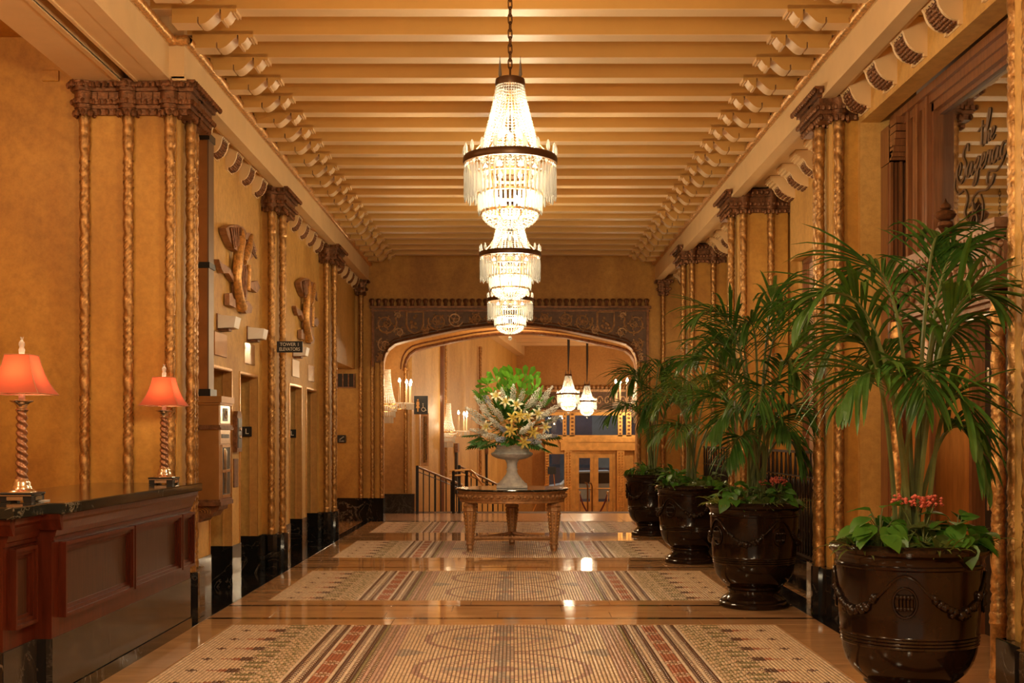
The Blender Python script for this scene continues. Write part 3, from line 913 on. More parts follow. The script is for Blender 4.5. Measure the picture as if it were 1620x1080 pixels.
# ================================================================== ENTRANCE HALL, half a flight lower
def hallx(Y): return -2.0 + (Y-24.2)*0.1043
m = MB()
YB = 45.0; XB = hallx(YB)
ang = []
m.add([(-2.0,24.0,-1.4),(XB,YB,-1.4),(XB,YB,5.6),(-2.0,24.0,5.6),(-2.2,24.0,-1.4),(XB-0.2,YB+0.1,-1.4),(XB-0.2,YB+0.1,5.6),(-2.2,24.0,5.6)],
      [(0,1,2,3),(4,7,6,5),(3,2,6,7),(0,4,5,1),(0,3,7,4),(1,5,6,2)])
struct(m.build('wall_hall_left', M['ochre_lit']))
struct(MB().box(6.2, 6.4, 24.0, YB, -1.4, 5.6).build('wall_hall_right', M['amber']))
m = MB()
m.box(XB-0.1, 6.3, YB, YB+0.3, 3.05, 5.6); m.box(XB-0.1, PX(862,YB), YB, YB+0.3, -1.4, 3.05); m.box(PX(1012,YB), 6.3, YB, YB+0.3, -1.4, 3.05)
struct(m.build('wall_hall_back', M['amber']))
m = MB(); m.box(-2.4, 6.4, 24.0, YB+0.3, 4.98, 5.2)
for i in range(12): m.box(-2.4, 6.4, 26+1.6*i, 26.3+1.6*i, 4.82, 5.0)
struct(m.build('ceiling_hall', M['ceilcream']))
m = MB()
m.add([(-1.7,24.2,4.55),(XB+0.3,YB,4.55),(XB+0.3,YB,4.99),(-1.7,24.2,4.99),(-2.0,24.2,4.55),(XB,YB,4.55)],[(0,1,2,3),(0,4,5,1)])
struct(m.build('trim_9', M['cream']))
m = MB(); m.box(-2.3, 6.3, 26.8, 52, -1.5, -1.3)
fl = struct(m.build('floor_hall', M['tan']))
for k in range(8): 
    MB().box(-2.2, 6.2, 24.3+0.32*k, 24.3+0.32*(k+1)+0.02, -1.3, -0.0-0.165*(k+1)).build('step', M['tan'], fl)
# dark pilaster strip and columns on the hall's left wall
m = MB()
for px0, px1, Y in ((690, 699, 27.5),):
    m.box(hallx(Y)-0.1, hallx(Y)+0.10, Y-0.05, Y+0.25, -1.3, 4.5)
struct(m.build('trim_10', M['oak']))
for px, Y in ((705, 28.0), (760, 34.0)):
    o = link('twisted_column', COLM, ar, (PX(px, Y), Y, 0))

# ================================================================== RECEPTION DESK
t = thing('reception_desk', 'long mahogany reception desk with dark marble top and plinth', 'desk', (-2.9, 7.9, 0))
m = MB()
m.box(-3.25, -2.53, 6.60, 9.44, 0.39, 1.08); m.box(-3.25, -2.62, 6.18, 6.60, 0.39, 1.08)
put(m, 'carcass', M['wood'], t)
m = MB()
m.bbox(-3.30, -2.44, 6.55, 9.46, 1.078, 1.140, 0.006)
m.bbox(-3.30, -2.53, 6.10, 6.552, 1.078, 1.140, 0.006)
put(m, 'worktop', M['counter'], t, smooth=30)
m = MB()
def cove(x, y0, y1):
    pr = [(0,0.93),(0.012,0.93),(0.012,0.95),(0.02,0.955),(0.028,0.985),(0.048,1.03),(0.06,1.045),(0.066,1.079),(0,1.079)]
    m.prism([(x+p[0]-0.001, p[1]) for p in pr], 'y', y0, y1)
cove(-2.53, 6.60, 9.44); cove(-2.62, 6.18, 6.60)
m.prism([(y_, z_) for y_, z_ in ((6.60,0.99),(6.58,0.99),(6.555,1.05),(6.555,1.079),(6.60,1.079))], 'x', -2.62, -2.468)
m.prism([(y_, z_) for y_, z_ in ((6.18,0.99),(6.16,0.99),(6.12,1.05),(6.12,1.079),(6.18,1.079))], 'x', -3.25, -2.558)
put(m, 'cornice_moulding', M['wood'], t)
for x, y0, y1 in ((-2.53, 6.70, 7.915), (-2.53, 7.945, 9.06), (-2.53, 9.09, 9.43), (-2.62, 6.245, 6.535)):
    f = MB(); z0, z1 = 0.494, 0.915
    for a, b_, h in ((0.0, 0.020, 0.042), (0.020, 0.040, 0.028), (0.040, 0.060, 0.012)):
        f.box(x-0.01, x+h, y0+a, y0+b_, z0+a, z1-a); f.box(x-0.01, x+h, y1-b_, y1-a, z0+a, z1-a)
        f.box(x-0.01, x+h, y0+b_, y1-b_, z0+a, z0+b_); f.box(x-0.01, x+h, y0+b_, y1-b_, z1-b_, z1-a)
    o = put(f, 'panel_frame', M['wood'], t)
    p_ = MB(); p_.box(x-0.01, x+0.003, y0+0.05, y1-0.05, z0+0.05, z1-0.05)
    put(p_, 'panel', M['woodpanel'], o)
for x, y0, y1 in ((-2.525, 6.60, 7.55), (-2.525, 7.552, 8.60), (-2.525, 8.602, 9.44), (-2.612, 6.17, 6.598)):
    q_ = MB(); q_.bbox(x-0.04, x, y0, y1, 0.085, 0.392, 0.003)
    put(q_, 'plinth_slab', M['kick'], t)
m = MB(); m.box(-3.2, -2.517, 6.60, 9.44, 0, 0.083); m.box(-3.2, -2.605, 6.16, 6.6, 0, 0.083); m.box(-3.2, -2.56, 6.598, 6.604, 0.083, 0.39)
m.box(-3.2,-2.615,6.165,6.18,0.083,0.39)
put(m, 'toe_plinth', M['black'], t)
tag(MB().bbox(-2.70, -2.615, 6.72, 6.80, 1.1405, 1.146, 0.001).build('card_stack', M['white']), 'small white card lying on the reception desk right of the lamp', 'card')

# ---- desk lamps
def desk_lamp(loc, label):
    t = thing('desk_lamp', label, 'lamp', loc, 'red-shaded lamps on the reception desk')
    b = MB()
    b.bbox(-0.095, 0.095, -0.095, 0.095, 0.038, 0.052, 0.003)
    for sx in (-1, 1):
        for sy in (-1, 1): b.box(sx*0.09, sx*0.045, sy*0.09, sy*0.045, 0, 0.04)
    b.box(-0.05, 0.05, -0.05, 0.05, 0.012, 0.04)
    b.build('base', M['blk'], t)
    f = MB()
    for s in (-1, 1):
        f.box(-0.045, 0.045, s*0.097, s*0.092, 0.010, 0.030); f.box(s*0.097, s*0.092, -0.045, 0.045, 0.010, 0.030)
    f.box(-0.090,0.090,-0.0965,0.0965,0.034,0.039)
    f.build('base_inlay', M['steel'], t)
    b = MB()
    b.lathe([(0.082,0.052),(0.078,0.060),(0.056,0.070),(0.052,0.085),(0.046,0.092),(0.048,0.105),(0.040,0.115),(0.034,0.125)], 20)
    b.build('foot', M['steel'], t, smooth=50)
    b = MB(); b.lathe([(0.028,0.500),(0.036,0.508),(0.026,0.520),(0.030,0.535),(0.042,0.548),(0.062,0.556),(0.064,0.562),(0.02,0.566)], 20)
    b.build('drip_cup', M['steel'], t, smooth=50)
    # barley-twist shaft
    vs, fs = [], []; n = 16; nz = 70
    for i in range(nz+1):
        z = 0.12+0.385*i/nz
        for j in range(n):
            th = 2*PI*j/n
            r = 0.029-0.003*i/nz + 0.0055*math.sin(2*th + z*150)
            vs.append((r*math.cos(th), r*math.sin(th), z))
    for i in range(nz):
        for j in range(n):
            q = (j+1) % n; fs.append((i*n+j, i*n+q, (i+1)*n+q, (i+1)*n+j))
    s = MB(); s.add(vs, fs); s.build('twisted_shaft', M['barley'], t, smooth=70)
    c = MB(); c.lathe([(0.017,0.566),(0.017,0.625),(0.012,0.63)], 12); c.build('candle_sleeve', M['white'], t, smooth=50)
    # square bell shade
    pr = [(0.150,0.598),(0.128,0.632),(0.108,0.672),(0.092,0.715),(0.079,0.76),(0.071,0.80),(0.068,0.815)]
    vs = []; fs = []
    for r, z in pr:
        for (x, y) in ((-1,-1),(-0.0,-1.03),(1,-1),(1.03,0),(1,1),(0,1.03),(-1,1),(-1.03,0)): vs.append((x*r, y*r, z))
    for i in range(len(pr)-1):
        for j in range(8):
            q = (j+1) % 8; fs.append((8*i+j, 8*i+q, 8*i+8+q, 8*i+8+j))
    s = MB(); s.add(vs, fs); sh = s.build('lamp_shade', M['shade'], t, smooth=30)
    s = MB()
    for r, z in ((0.151,0.598),(0.069,0.815)):
        for a in range(4):
            p = [(-1,-1),(1,-1),(1,1),(-1,1)]
            s.tube([(p[a][0]*r,p[a][1]*r,z),(p[(a+1)%4][0]*r,p[(a+1)%4][1]*r,z)], 0.003, 4)
    for a in ((-1,-1),(1,-1),(1,1),(-1,1)): s.tube([(a[0]*r_*1.004, a[1]*r_*1.004, z_) for r_, z_ in pr], 0.0025, 4)
    s.build('shade_piping', M['shadetrim'], sh)
    f = MB(); f.lathe([(0.008,0.812),(0.016,0.825),(0.018,0.845),(0.012,0.858),(0.017,0.872),(0.016,0.885),(0.006,0.90)], 10)
    for a in range(3): f.tube([(0,0,0.895),(0.010*math.cos(2.1*a),0.010*math.sin(2.1*a),0.918)], [0.005,0.001], 5)
    f.build('finial', M['crystal2'], t, smooth=60)
    b = MB(); b.ball((0,0,0.67), 0.028, 10, 6); b.build('lit_bulb', M['bulb'], t, smooth=60)
    lamp('lamp_bulb_light', (loc[0], loc[1], loc[2]+0.70), 3.6, WARM, 0.03)
    return t
M['barley'] = simple('copper_bronze', (0.36,0.18,0.10), 0.35, 0.7, var=0.3, vscale=30)
M['shadetrim'] = simple('shade_trim', (0.50,0.24,0.12), 0.5)
desk_lamp((-2.735, 6.70, 1.141), 'red-shaded desk lamp at the near end of the desk')
desk_lamp((-2.665, 9.20, 1.141), 'red-shaded desk lamp at the far end of the desk')

# ================================================================== CHANDELIERS
CR = {}
def chandelier_meshes():
    ch = {}
    m = MB()
    for s in range(34):
        a = 2*PI*s/34
        for i in range(25):
            f = i/24; z = 0.475-0.455*f; r = 0.088+0.112*f**1.25
            m.octa((r*math.cos(a), r*math.sin(a), z), 0.0085+0.004*f, 0.0095)
    ch['cone'] = m.mesh('bead_strings', M['crystal'])
    m = MB()
    for s in range(30):
        a = 2*PI*s/30
        for i in range(10):
            q = PI/2*i/9.5; r = 0.180*math.cos(q); z = -0.340-0.105*math.sin(q)
            m.octa((r*math.cos(a), r*math.sin(a), z), 0.010*(0.55+0.45*math.cos(q)), 0.0085)
    ch['bowl'] = m.mesh('bead_bowl', M['crystal'])
    def tier(n, r, z0, z1, w):
        m = MB()
        for s in range(n):
            a = 2*PI*s/n; c, d = math.cos(a), math.sin(a)
            j = 0.012*((s*7) % 3)
            vs = []
            for z, ww in ((z0, w*0.6), (z0-0.02, w), (z1+0.02+j, w), (z1+j, w*0.3)):
                for q in range(4):
                    b_ = a+PI/4+q*PI/2
                    vs.append((r*c+ww*math.cos(b_), r*d+ww*math.sin(b_), z))
            fs = [(3,2,1,0),(12,13,14,15)]
            for k_ in range(3):
                for q in range(4):
                    p = (q+1) % 4; fs.append((4*k_+q,4*k_+p,4*k_+4+p,4*k_+4+q))
            m.add(vs, fs)
            m.octa((r*c, r*d, z0+0.012), 0.007, 0.009)
        return m
    ch['tier1'] = tier(56, 0.292, -0.055, -0.268, 0.0095).mesh('prism_tier', M['crystal'])
    ch['tier1b'] = tier(44, 0.235, -0.10, -0.25, 0.008).mesh('prism_tier', M['crystal'])
    ch['tier2'] = tier(44, 0.203, -0.225, -0.355, 0.0085).mesh('prism_tier', M['crystal'])
    m = MB()
    m.lathe([(0.283,-0.026),(0.300,-0.026),(0.304,-0.015),(0.304,0.012),(0.298,0.022),(0.283,0.022),(0.283,-0.026)], 40, cap=False)
    ch['ring'] = m.mesh('bronze_ring', M['chain'], smooth=40)
    m = MB()
    for r, z in ((0.232,-0.095),(0.205,-0.215),(0.185,-0.335)):
        m.lathe([(r-0.006,z-0.008),(r+0.006,z-0.008),(r+0.006,z+0.008),(r-0.006,z+0.008),(r-0.006,z-0.008)], 36, cap=False)
    for a in range(6):
        c, d = math.cos(a*PI/3), math.sin(a*PI/3)
        m.tube([(0,0,0.45),(0.10*c,0.10*d,0.2),(0.285*c,0.285*d,0.0)], 0.005, 4)
        m.tube([(0.285*c,0.285*d,0),(0.205*c,0.205*d,-0.215),(0.185*c,0.185*d,-0.335),(0.02*c,0.02*d,-0.445)], 0.004, 4)
    ch['inner'] = m.mesh('inner_frame', M['brass'], smooth=40)
    m = MB()
    m.lathe([(0.082,0.475),(0.094,0.475),(0.097,0.49),(0.094,0.518),(0.086,0.524),(0.0,0.524)], 28, cap=False)
    m.tube([(0,0,0.50),(0,0,0.60)], 0.008, 6)
    ch['crown'] = m.mesh('crown_ring', M['chain'], smooth=40)
    m = MB(); m.lathe([(0.006,-0.005),(0.009,0.006),(0.018,0.022),(0.017,0.042),(0.010,0.062),(0.001,0.072)], 6, sy=0.6)
    ch['finial'] = m.mesh('crystal_finial', M['crystal'], smooth=30)
    m = MB(); m.lathe([(0.006,0.0),(0.012,0.010),(0.012,0.02),(0.001,0.130)], 5)
    ch['spike'] = m.mesh('crystal_spike', M['crystal'])
    m = MB(); m.ball((0,0,0), 0.026, 12, 8); ch['ball'] = m.mesh('crystal_ball', M['crystal'], smooth=60)
    m = MB(); m.lathe([(0.001,-0.022),(0.012,-0.014),(0.015,0),(0.008,0.018),(0.001,0.03)], 8); ch['bulb'] = m.mesh('lit_bulb', M['bulb'], smooth=60)
    m = MB(); 
    ln = []
    for i in range(13):
        a = 2*PI*i/12; ln.append((0.013*math.cos(a), 0, 0.022*math.sin(a)+ (0.012 if math.sin(a) > 0 else -0.012)))
    m.tube(ln, 0.0042, 5, caps=False); ch['link'] = m.mesh('chain_link', M['chain'], smooth=60)
    return ch
CH = chandelier_meshes()
def chandelier(x, y, z, ztop, label, group, cord=False, low=False):
    t = thing('chandelier', label, 'chandelier', (x, y, z), group)
    for k_ in ('cone','bowl','tier1','tier1b','tier2'):
        nm = {'cone':'bead_strings','bowl':'bead_bowl'}.get(k_, 'prism_tier')
        stuff(link(nm, CH[k_], t))
    link('bronze_ring', CH['ring'], t); link('inner_frame', CH['inner'], t); link('crown_ring', CH['crown'], t)
    for i in range(20):
        a = 2*PI*i/20; link('crystal_finial', CH['finial'], t, (0.296*math.cos(a), 0.296*math.sin(a), 0.022), a+PI/2)
    for i in range(4):
        a = PI/4+PI/2*i; link('crystal_spike', CH['spike'], t, (0.092*math.cos(a), 0.092*math.sin(a), 0.52))
    link('crystal_ball', CH['ball'], t, (0,0,-0.50))
    MB().tube([(0,0,-0.44),(0,0,-0.48)], 0.003, 4).build('drop_wire', M['chain'], t)
    for i in range(8):
        a = 2*PI*(i+0.5)/8; link('lit_bulb', CH['bulb'], t, (0.17*math.cos(a), 0.17*math.sin(a), -0.06))
    for i in range(5):
        a = 2*PI*(i+0.3)/5; link('lit_bulb', CH['bulb'], t, (0.07*math.cos(a), 0.07*math.sin(a), 0.17))
    for i in range(4):
        a = 2*PI*(i+0.3)/4; link('lit_bulb', CH['bulb'], t, (0.09*math.cos(a), 0.09*math.sin(a), -0.27))
    L = ztop-z-0.60
    if cord:
        MB().tube([(0,0,0.6),(0.008,0,0.6+L*0.4),(0,0,0.6+L)], [0.012]+[0.035]*2, 7).build('cord_sleeve', M['blk'], t, smooth=50)
    else:
        n = int(L/0.048)
        for i in range(n+1):
            o = link('chain_link', CH['link'], t, (0,0,0.62+0.048*i)); o.rotation_euler = (0,0,PI/2*(i % 2)+0.4)
    return t
g = 'crystal chandeliers in a row down the lobby'
for cyy, lb in zip(CH_Y, ('nearest and largest-looking crystal chandelier, hanging on a chain', 'middle crystal chandelier of the lobby row', 'farthest crystal chandelier of the lobby row, above the flowers')):
    chandelier(-0.012*cyy/7.7, cyy, 3.277 if cyy < 9 else 3.285, 4.86, lb, g)
for px, Y, z, lb in ((899, 31.6, 2.63, 'left crystal chandelier on a black cord beyond the arch'), (928.6, 36.7, 2.59, 'right crystal chandelier on a black cord beyond the arch')):
    chandelier(PX(px, Y), Y, z, 4.98, lb, 'chandeliers of the entrance hall', True)

# ---- candle sconces
def sconce(loc, s, label):
    """s = +1: wall on the -x side"""
    t = thing('wall_sconce', label, 'sconce', loc, 'crystal candle sconces by the arch')
    m = MB(); m.box(-0.17*s, -0.14*s, -0.05, 0.05, -0.25, 0.25); m.tube([(-0.15*s,0,0),(0,0,0)], 0.02, 6); m.build('back_plate', M['brass'], t)
    m = MB()
    for k_ in range(20):
        a = 2*PI*k_/20
        for i in range(22):
            f = i/21; r = 0.05+0.10*f**2; m.octa((r*math.cos(a), r*math.sin(a), 0.64-0.62*f), 0.011, 0.013)
    stuff(m.build('bead_strings', M['crystal2'], t))
    m = MB()
    for n, r, z0, z1 in ((26,0.165,-0.02,-0.14),(22,0.14,-0.14,-0.25),(16,0.10,-0.24,-0.36)):
        for k_ in range(n):
            a = 2*PI*k_/n; x, y = r*math.cos(a), r*math.sin(a)
            m.box(x-0.009, x+0.009, y-0.009, y+0.009, z1, z0)
    stuff(m.build('prism_tier', M['crystal2'], t))
    m = MB()
    for r, z in ((0.168,-0.01),(0.145,-0.13),(0.105,-0.235)): m.lathe([(r,z-0.012),(r+0.006,z),(r,z+0.012)], 20, cap=False)
    m.build('brass_band', M['brass'], t)
    for a_, rr, hz in ((-0.7, 0.26, 0.40), (-0.1, 0.36, 0.38), (0.35, 0.42, 0.34), (0.8, 0.46, 0.40)):
        x, y = s*rr*math.cos(a_*0.6), rr*math.sin(a_)
        m = MB(); m.tube([(0,0,-0.05),(x*0.5,y*0.5,-0.10),(x*0.9,y*0.9,-0.04),(x,y,0.02)], 0.011, 6); m.build('candle_arm', M['brass'], t, smooth=50)
        m = MB()
        for k_ in range(8):
            b_ = 2*PI*k_/8; m.box(x+0.055*math.cos(b_)-0.008, x+0.055*math.cos(b_)+0.008, y+0.055*math.sin(b_)-0.008, y+0.055*math.sin(b_)+0.008, -0.10, 0.0)
        m.lathe([(0.03,0.0),(0.07,0.015),(0.068,0.025),(0.02,0.03)], 10, (x,y,0)); stuff(m.build('drip_pan_crystals', M['crystal2'], t))
        c = MB().lathe([(0.018,0.025),(0.016,hz)], 8, (x,y,0)).build('candle', M['candle'], t, smooth=50)
        f = MB(); f.lathe([(0.008,hz),(0.024,hz+0.02),(0.020,hz+0.045),(0.002,hz+0.085)], 8, (x,y,0)); f.build('lit_flame_bulb', M['flame'], c, smooth=60)
    lamp('sconce_and_fill_light', (loc[0]+s*0.36, loc[1]-0.1, loc[2]+0.45), 14, WARM2, 0.06)
    lamp('sconce_and_fill_light', (loc[0], loc[1], loc[2]+0.12), 3.0, WARM, 0.05)  # extra lamp added inside the beads to make the crystals glow
M['candle'] = simple('ivory_candle', (0.85,0.66,0.40), 0.5)
sconce((-2.34, 22.6, 2.12), 1, 'crystal candle sconce inside the left side of the arch')
sconce((2.38, 22.5, 2.12), -1, 'crystal candle sconce inside the right side of the arch, by the palm')
sconce((-1.46, 27.6, 1.62), 1, 'crystal candle sconce on the hall wall left of the bouquet')

# ================================================================== ROUND TABLE, URN
TX, TY = 0.0, 16.1
t = thing('round_table', 'round carved gilt table with a black marble top under the urn', 'table', (TX, TY, 0))
m = MB(); m.lathe([(0.70,0.792),(0.742,0.792),(0.757,0.800),(0.757,0.812),(0.748,0.820),(0.0,0.820)], 56, cap=False)
m.build('marble_top', M['counter'], t, smooth=30)
m = MB(); m.lathe([(0.655,0.640),(0.700,0.640),(0.705,0.655),(0.700,0.672),(0.712,0.680),(0.715,0.765),(0.730,0.775),(0.735,0.793),(0.64,0.793)], 56)
m.build('apron', M['carvedgold'] if 'carvedgold' in M else M.setdefault('carvedgold', simple('antique_gilt_wood', (0.50,0.27,0.12), 0.42, 0.35, var=0.3, vscale=18, bmp=0.3, bscale=80)), t, smooth=30)
m = MB()
for i in range(52):
    a = 2*PI*i/52; x, y = 0.716*math.cos(a), 0.716*math.sin(a)
    m.ball((x, y, 0.725), 0.030, 5, 4, 0.9); m.ball((0.717*math.cos(a+0.06), 0.717*math.sin(a+0.06), 0.705), 0.016, 5, 4)
m.build('carved_garland', M['carvedgold'], t, smooth=60)
def table_leg():
    m = MB()
    def sq(r, z, n=8): return [(r*math.cos(2*PI*i/n+PI/8), r*math.sin(2*PI*i/n+PI/8), z) for i in range(n)]
    st = [(0.062,0.640),(0.085,0.625),(0.100,0.600),(0.088,0.575),(0.102,0.555),(0.104,0.535),(0.085,0.525),(0.090,0.515),(0.052,0.115),(0.060,0.108),(0.060,0.090),(0.046,0.080),(0.050,0.045),(0.036,0.012),(0.040,0.0)]
    vs = []; fs = []
    for r, z in st: vs += sq(r, z)
    for i in range(len(st)-1):
        for j in range(8):
            q = (j+1) % 8; fs.append((8*i+j, 8*i+q, 8*i+8+q, 8*i+8+j))
    fs.append(tuple(range(8))); fs.append(tuple(8*(len(st)-1)+j for j in range(8)))
    m.add(vs, fs)
    d = MB()
    for j in range(8):
        a = 2*PI*j/8+PI/4
        for i in range(9):
            f = i/8; r = 0.083-0.035*f; d.ball((r*math.cos(a), r*math.sin(a), 0.49-0.34*f), 0.013*(1-0.4*f), 5, 4, 1.5)
    return m.mesh('leg', M['carvedgold'], smooth=25), d.mesh('carved_husks', M['gilt'], smooth=60)
LG = table_leg()
legs = [(-0.55,-0.315), (0.55,-0.315), (0.0,0.62)]
for (x, y) in legs:
    o = link('leg', LG[0], t, (x, y, 0)); link('carved_husks', LG[1], o)
for i in range(3):
    a = Vector((*legs[i], 0.165)); b_ = Vector((*legs[(i+1) % 3], 0.165))
    m = MB(); mid = (a+b_)/2*0.55
    pts = [((1-f)**2*a + 2*f*(1-f)*mid + f*f*b_) for f in [k_/12 for k_ in range(13)]]
    for p in pts: p.z = 0.165
    m.tube(pts, 0.026, 6)
    for k_ in range(25):
        f = k_/24; p = (1-f)**2*a + 2*f*(1-f)*mid + f*f*b_; p.z = 0.178
        m.ball(p, 0.020, 5, 4)
    m.build('stretcher', M['carvedgold'], t, smooth=50)

t = thing('stone_urn', 'grey stone pedestal urn holding the big bouquet on the round table', 'urn', (0.0, TY, 0.8205))
m = MB(); m.bbox(-0.205, 0.205, -0.205, 0.205, 0, 0.035, 0.006)
m.build('plinth', M['stone'], t)
m = MB()
m.lathe([(0.205,0.035),(0.200,0.055),(0.165,0.075),(0.160,0.090),(0.140,0.105),(0.105,0.150),(0.080,0.185),(0.068,0.225),(0.076,0.238),(0.076,0.250),(0.066,0.262),(0.070,0.330),(0.095,0.375),(0.12,0.385)], 32, cap=False)
m.build('foot', M['stone'], t, smooth=50)
m = MB()
m.lathe([(0.0,0.372),(0.12,0.378),(0.20,0.395),(0.262,0.425),(0.285,0.452),(0.272,0.470),(0.235,0.485),(0.228,0.510),(0.215,0.520),(0.222,0.545),(0.262,0.560),(0.258,0.572),(0.200,0.570),(0.185,0.50),(0.0,0.48)], 36, cap=False)
m.build('bowl', M['stone'], t, smooth=50)

# ================================================================== LEAVES AND FLOWERS
def blade(m, base, d, up, L, w, droop=0.3, n=5, fold=0.25, twist=0.0):
    """one long leaf blade: starts at base, runs along d, bends down"""
    base = Vector(base); d = Vector(d).normalized(); up = Vector(up)
    side = d.cross(up); side = side.normalized() if side.length > 1e-6 else Vector((1,0,0))
    nrm = side.cross(d).normalized()
    vs = []; p = base.copy(); dd = d.copy()
    for i in range(n+1):
        f = i/n
        ww = w*(4*f*(1-f))**0.6*(1 if f < 0.5 else 1.0) if 0 < f < 1 else w*0.06
        if f == 0: ww = w*0.25
        sd = dd.cross(nrm); sd = sd.normalized() if sd.length > 1e-6 else side
        lift = Vector((0,0,1))*fold*ww
        vs += [p - sd*ww*0.5 + lift, p.copy(), p + sd*ww*0.5 + lift]
        dd = (dd + Vector((0,0,-1))*droop*(0.3+f)).normalized()
        p = p + dd*(L/n)
    fs = []
    for i in range(n):
        a = 3*i
        fs += [(a,a+1,a+4,a+3),(a+1,a+2,a+5,a+4)]
    m.add(vs, fs)
def frond(S, C, T, nl=26, ll=0.42, w=0.030, droop=0.30, t0=0.42, seed=0):
    """palm frond: arching rachis with leaflets on both sides (one mesh for leaflets, one for the stalk)"""
    rnd = random.Random(seed)
    S, C, T = Vector(S), Vector(C), Vector(T)
    def B(t): return (1-t)**2*S + 2*t*(1-t)*C + t*t*T
    def D(t): return (2*(1-t)*(C-S) + 2*t*(T-C)).normalized()
    st = MB(); ts = [i/16 for i in range(17)]
    st.tube([B(t) for t in ts], [0.014*(1-0.82*t)+0.002 for t in ts], 5)
    lf = MB()
    for i in range(nl):
        f = i/(nl-1); tt = t0+(1-t0)*f*0.985
        p = B(tt); d = D(tt)
        side = d.cross(Vector((0,0,1)))
        side = side.normalized() if side.length > 0.05 else Vector((1,0,0))
        prof_ = (0.35+0.65*math.sin(PI*min(1, 0.18+0.86*f)))
        for s in (-1, 1):
            ang = 0.95-0.55*f+rnd.uniform(-0.12, 0.12)
            dirn = d*math.cos(ang) + side*s*math.sin(ang) + Vector((0,0,0.22-0.25*f+rnd.uniform(-0.12,0.12)))
            blade(lf, p, dirn, Vector((0,0,1)), ll*prof_*rnd.uniform(0.70,1.18), w*rnd.uniform(0.75,1.2), droop*rnd.uniform(0.35,1.5), 6)
    return st, lf
def pot_meshes():
    m = MB()
    prof_ = [(0.0,0.0),(0.300,0.0),(0.312,0.012),(0.312,0.035),(0.300,0.050),(0.280,0.056),(0.282,0.075),(0.262,0.088),(0.235,0.110),(0.222,0.130),(0.225,0.150),(0.240,0.165),
             (0.238,0.180),(0.262,0.200),(0.300,0.235),(0.335,0.290),(0.352,0.350),(0.357,0.385),(0.364,0.392),(0.358,0.402),(0.366,0.410),(0.360,0.420),(0.368,0.428),(0.362,0.438),(0.369,0.447),(0.364,0.458),
             (0.378,0.600),(0.385,0.740),(0.385,0.800),(0.394,0.808),(0.394,0.820),(0.386,0.828),(0.388,0.850),(0.402,0.870),(0.420,0.882),(0.424,0.900),(0.416,0.915),(0.398,0.928),(0.385,0.930),(0.370,0.915),(0.36,0.86),(0.0,0.86)]
    m.lathe(prof_, 64, cap=False)
    body = m.mesh('glazed_pot', M['glaze'], smooth=35)
    def rad(z): return 0.378+(z-0.6)*0.05
    g_ = MB(); meds = []
    for k_ in range(4):
        a0 = PI/2*k_; md = MB()
        A = lambda a, z, e=0.006: ((rad(z)+e)*math.cos(a), (rad(z)+e)*math.sin(a), z)
        # ribbon arch above each medallion
        pts = [A(a0+u, 0.700+0.065*math.cos(u/0.27*PI/2)*1.25) for u in [(-0.27+0.54*i/14) for i in range(15)]]
        g_.tube(pts, 0.008, 6)
        sw = []
        for i in range(25):
            f = i/24; u = a0+0.27+(PI/2-0.54)*f
            z = 0.70-0.125*math.sin(PI*f)
            sw.append(A(u, z))
        g_.tube(sw, 0.009, 6)
        rr = random.Random(k_)
        for i in range(26):
            f = 0.10+0.80*i/25; u = a0+0.27+(PI/2-0.54)*f; z = 0.70-0.125*math.sin(PI*f)
            g_.ball(A(u+rr.uniform(-.02,.02), z+rr.uniform(-.014,.014), 0.008), rr.uniform(0.013,0.025), 6, 4)
        g_.ball(A(a0+PI/4, 0.575, 0.01), 0.028, 8, 5)
        # medallion
        ov = [A(a0+0.155*math.cos(b_), 0.640+0.078*math.sin(b_)) for b_ in [2*PI*i/20 for i in range(21)]]
        md.tube(ov, 0.007, 6, caps=False)
        for i in range(-2, 3):
            md.tube([A(a0+0.046*i, 0.600), A(a0+0.046*i, 0.68)], 0.009, 5)
            md.ball(A(a0+0.046*i, 0.670, 0.01), 0.014, 6, 4); md.ball(A(a0+0.046*i, 0.610, 0.01), 0.013, 6, 4)
        meds.append(md.mesh('medallion', M['glaze'], smooth=60))
    gar = g_.mesh('garland_relief', M['glaze'], smooth=60)
    soil = MB().lathe([(0.0,0.872),(0.2,0.885),(0.368,0.868)], 24, cap=False).mesh('soil', M['soil'])
    return body, gar, meds, soil
PM = pot_meshes()
def planter(loc, rz, label):
    t = thing('planter', label, 'planter', loc, 'glazed planters along the right wall', rz)
    link('glazed_pot', PM[0], t); link('garland_relief', PM[1], t); [link('medallion', q_, t) for q_ in PM[2]]; link('soil', PM[3], t)
    return t
POTS = [(2.17, 6.57), (2.15, 10.67), (2.14, 14.40), (2.14, 18.40)]
order = ('frontmost', 'second', 'third', 'farthest')
for (x, y), lb, rz in zip(POTS, ('frontmost glazed dark brown planter with garlands, cut off by the picture edge', 'second glazed brown planter from the front, beside the pilaster',
                           'third glazed dark planter from the front', 'farthest glazed dark planter, nearest the arch'), (R(-111), R(-66), R(-46), R(-96))):
    planter((x, y, 0), rz, lb)
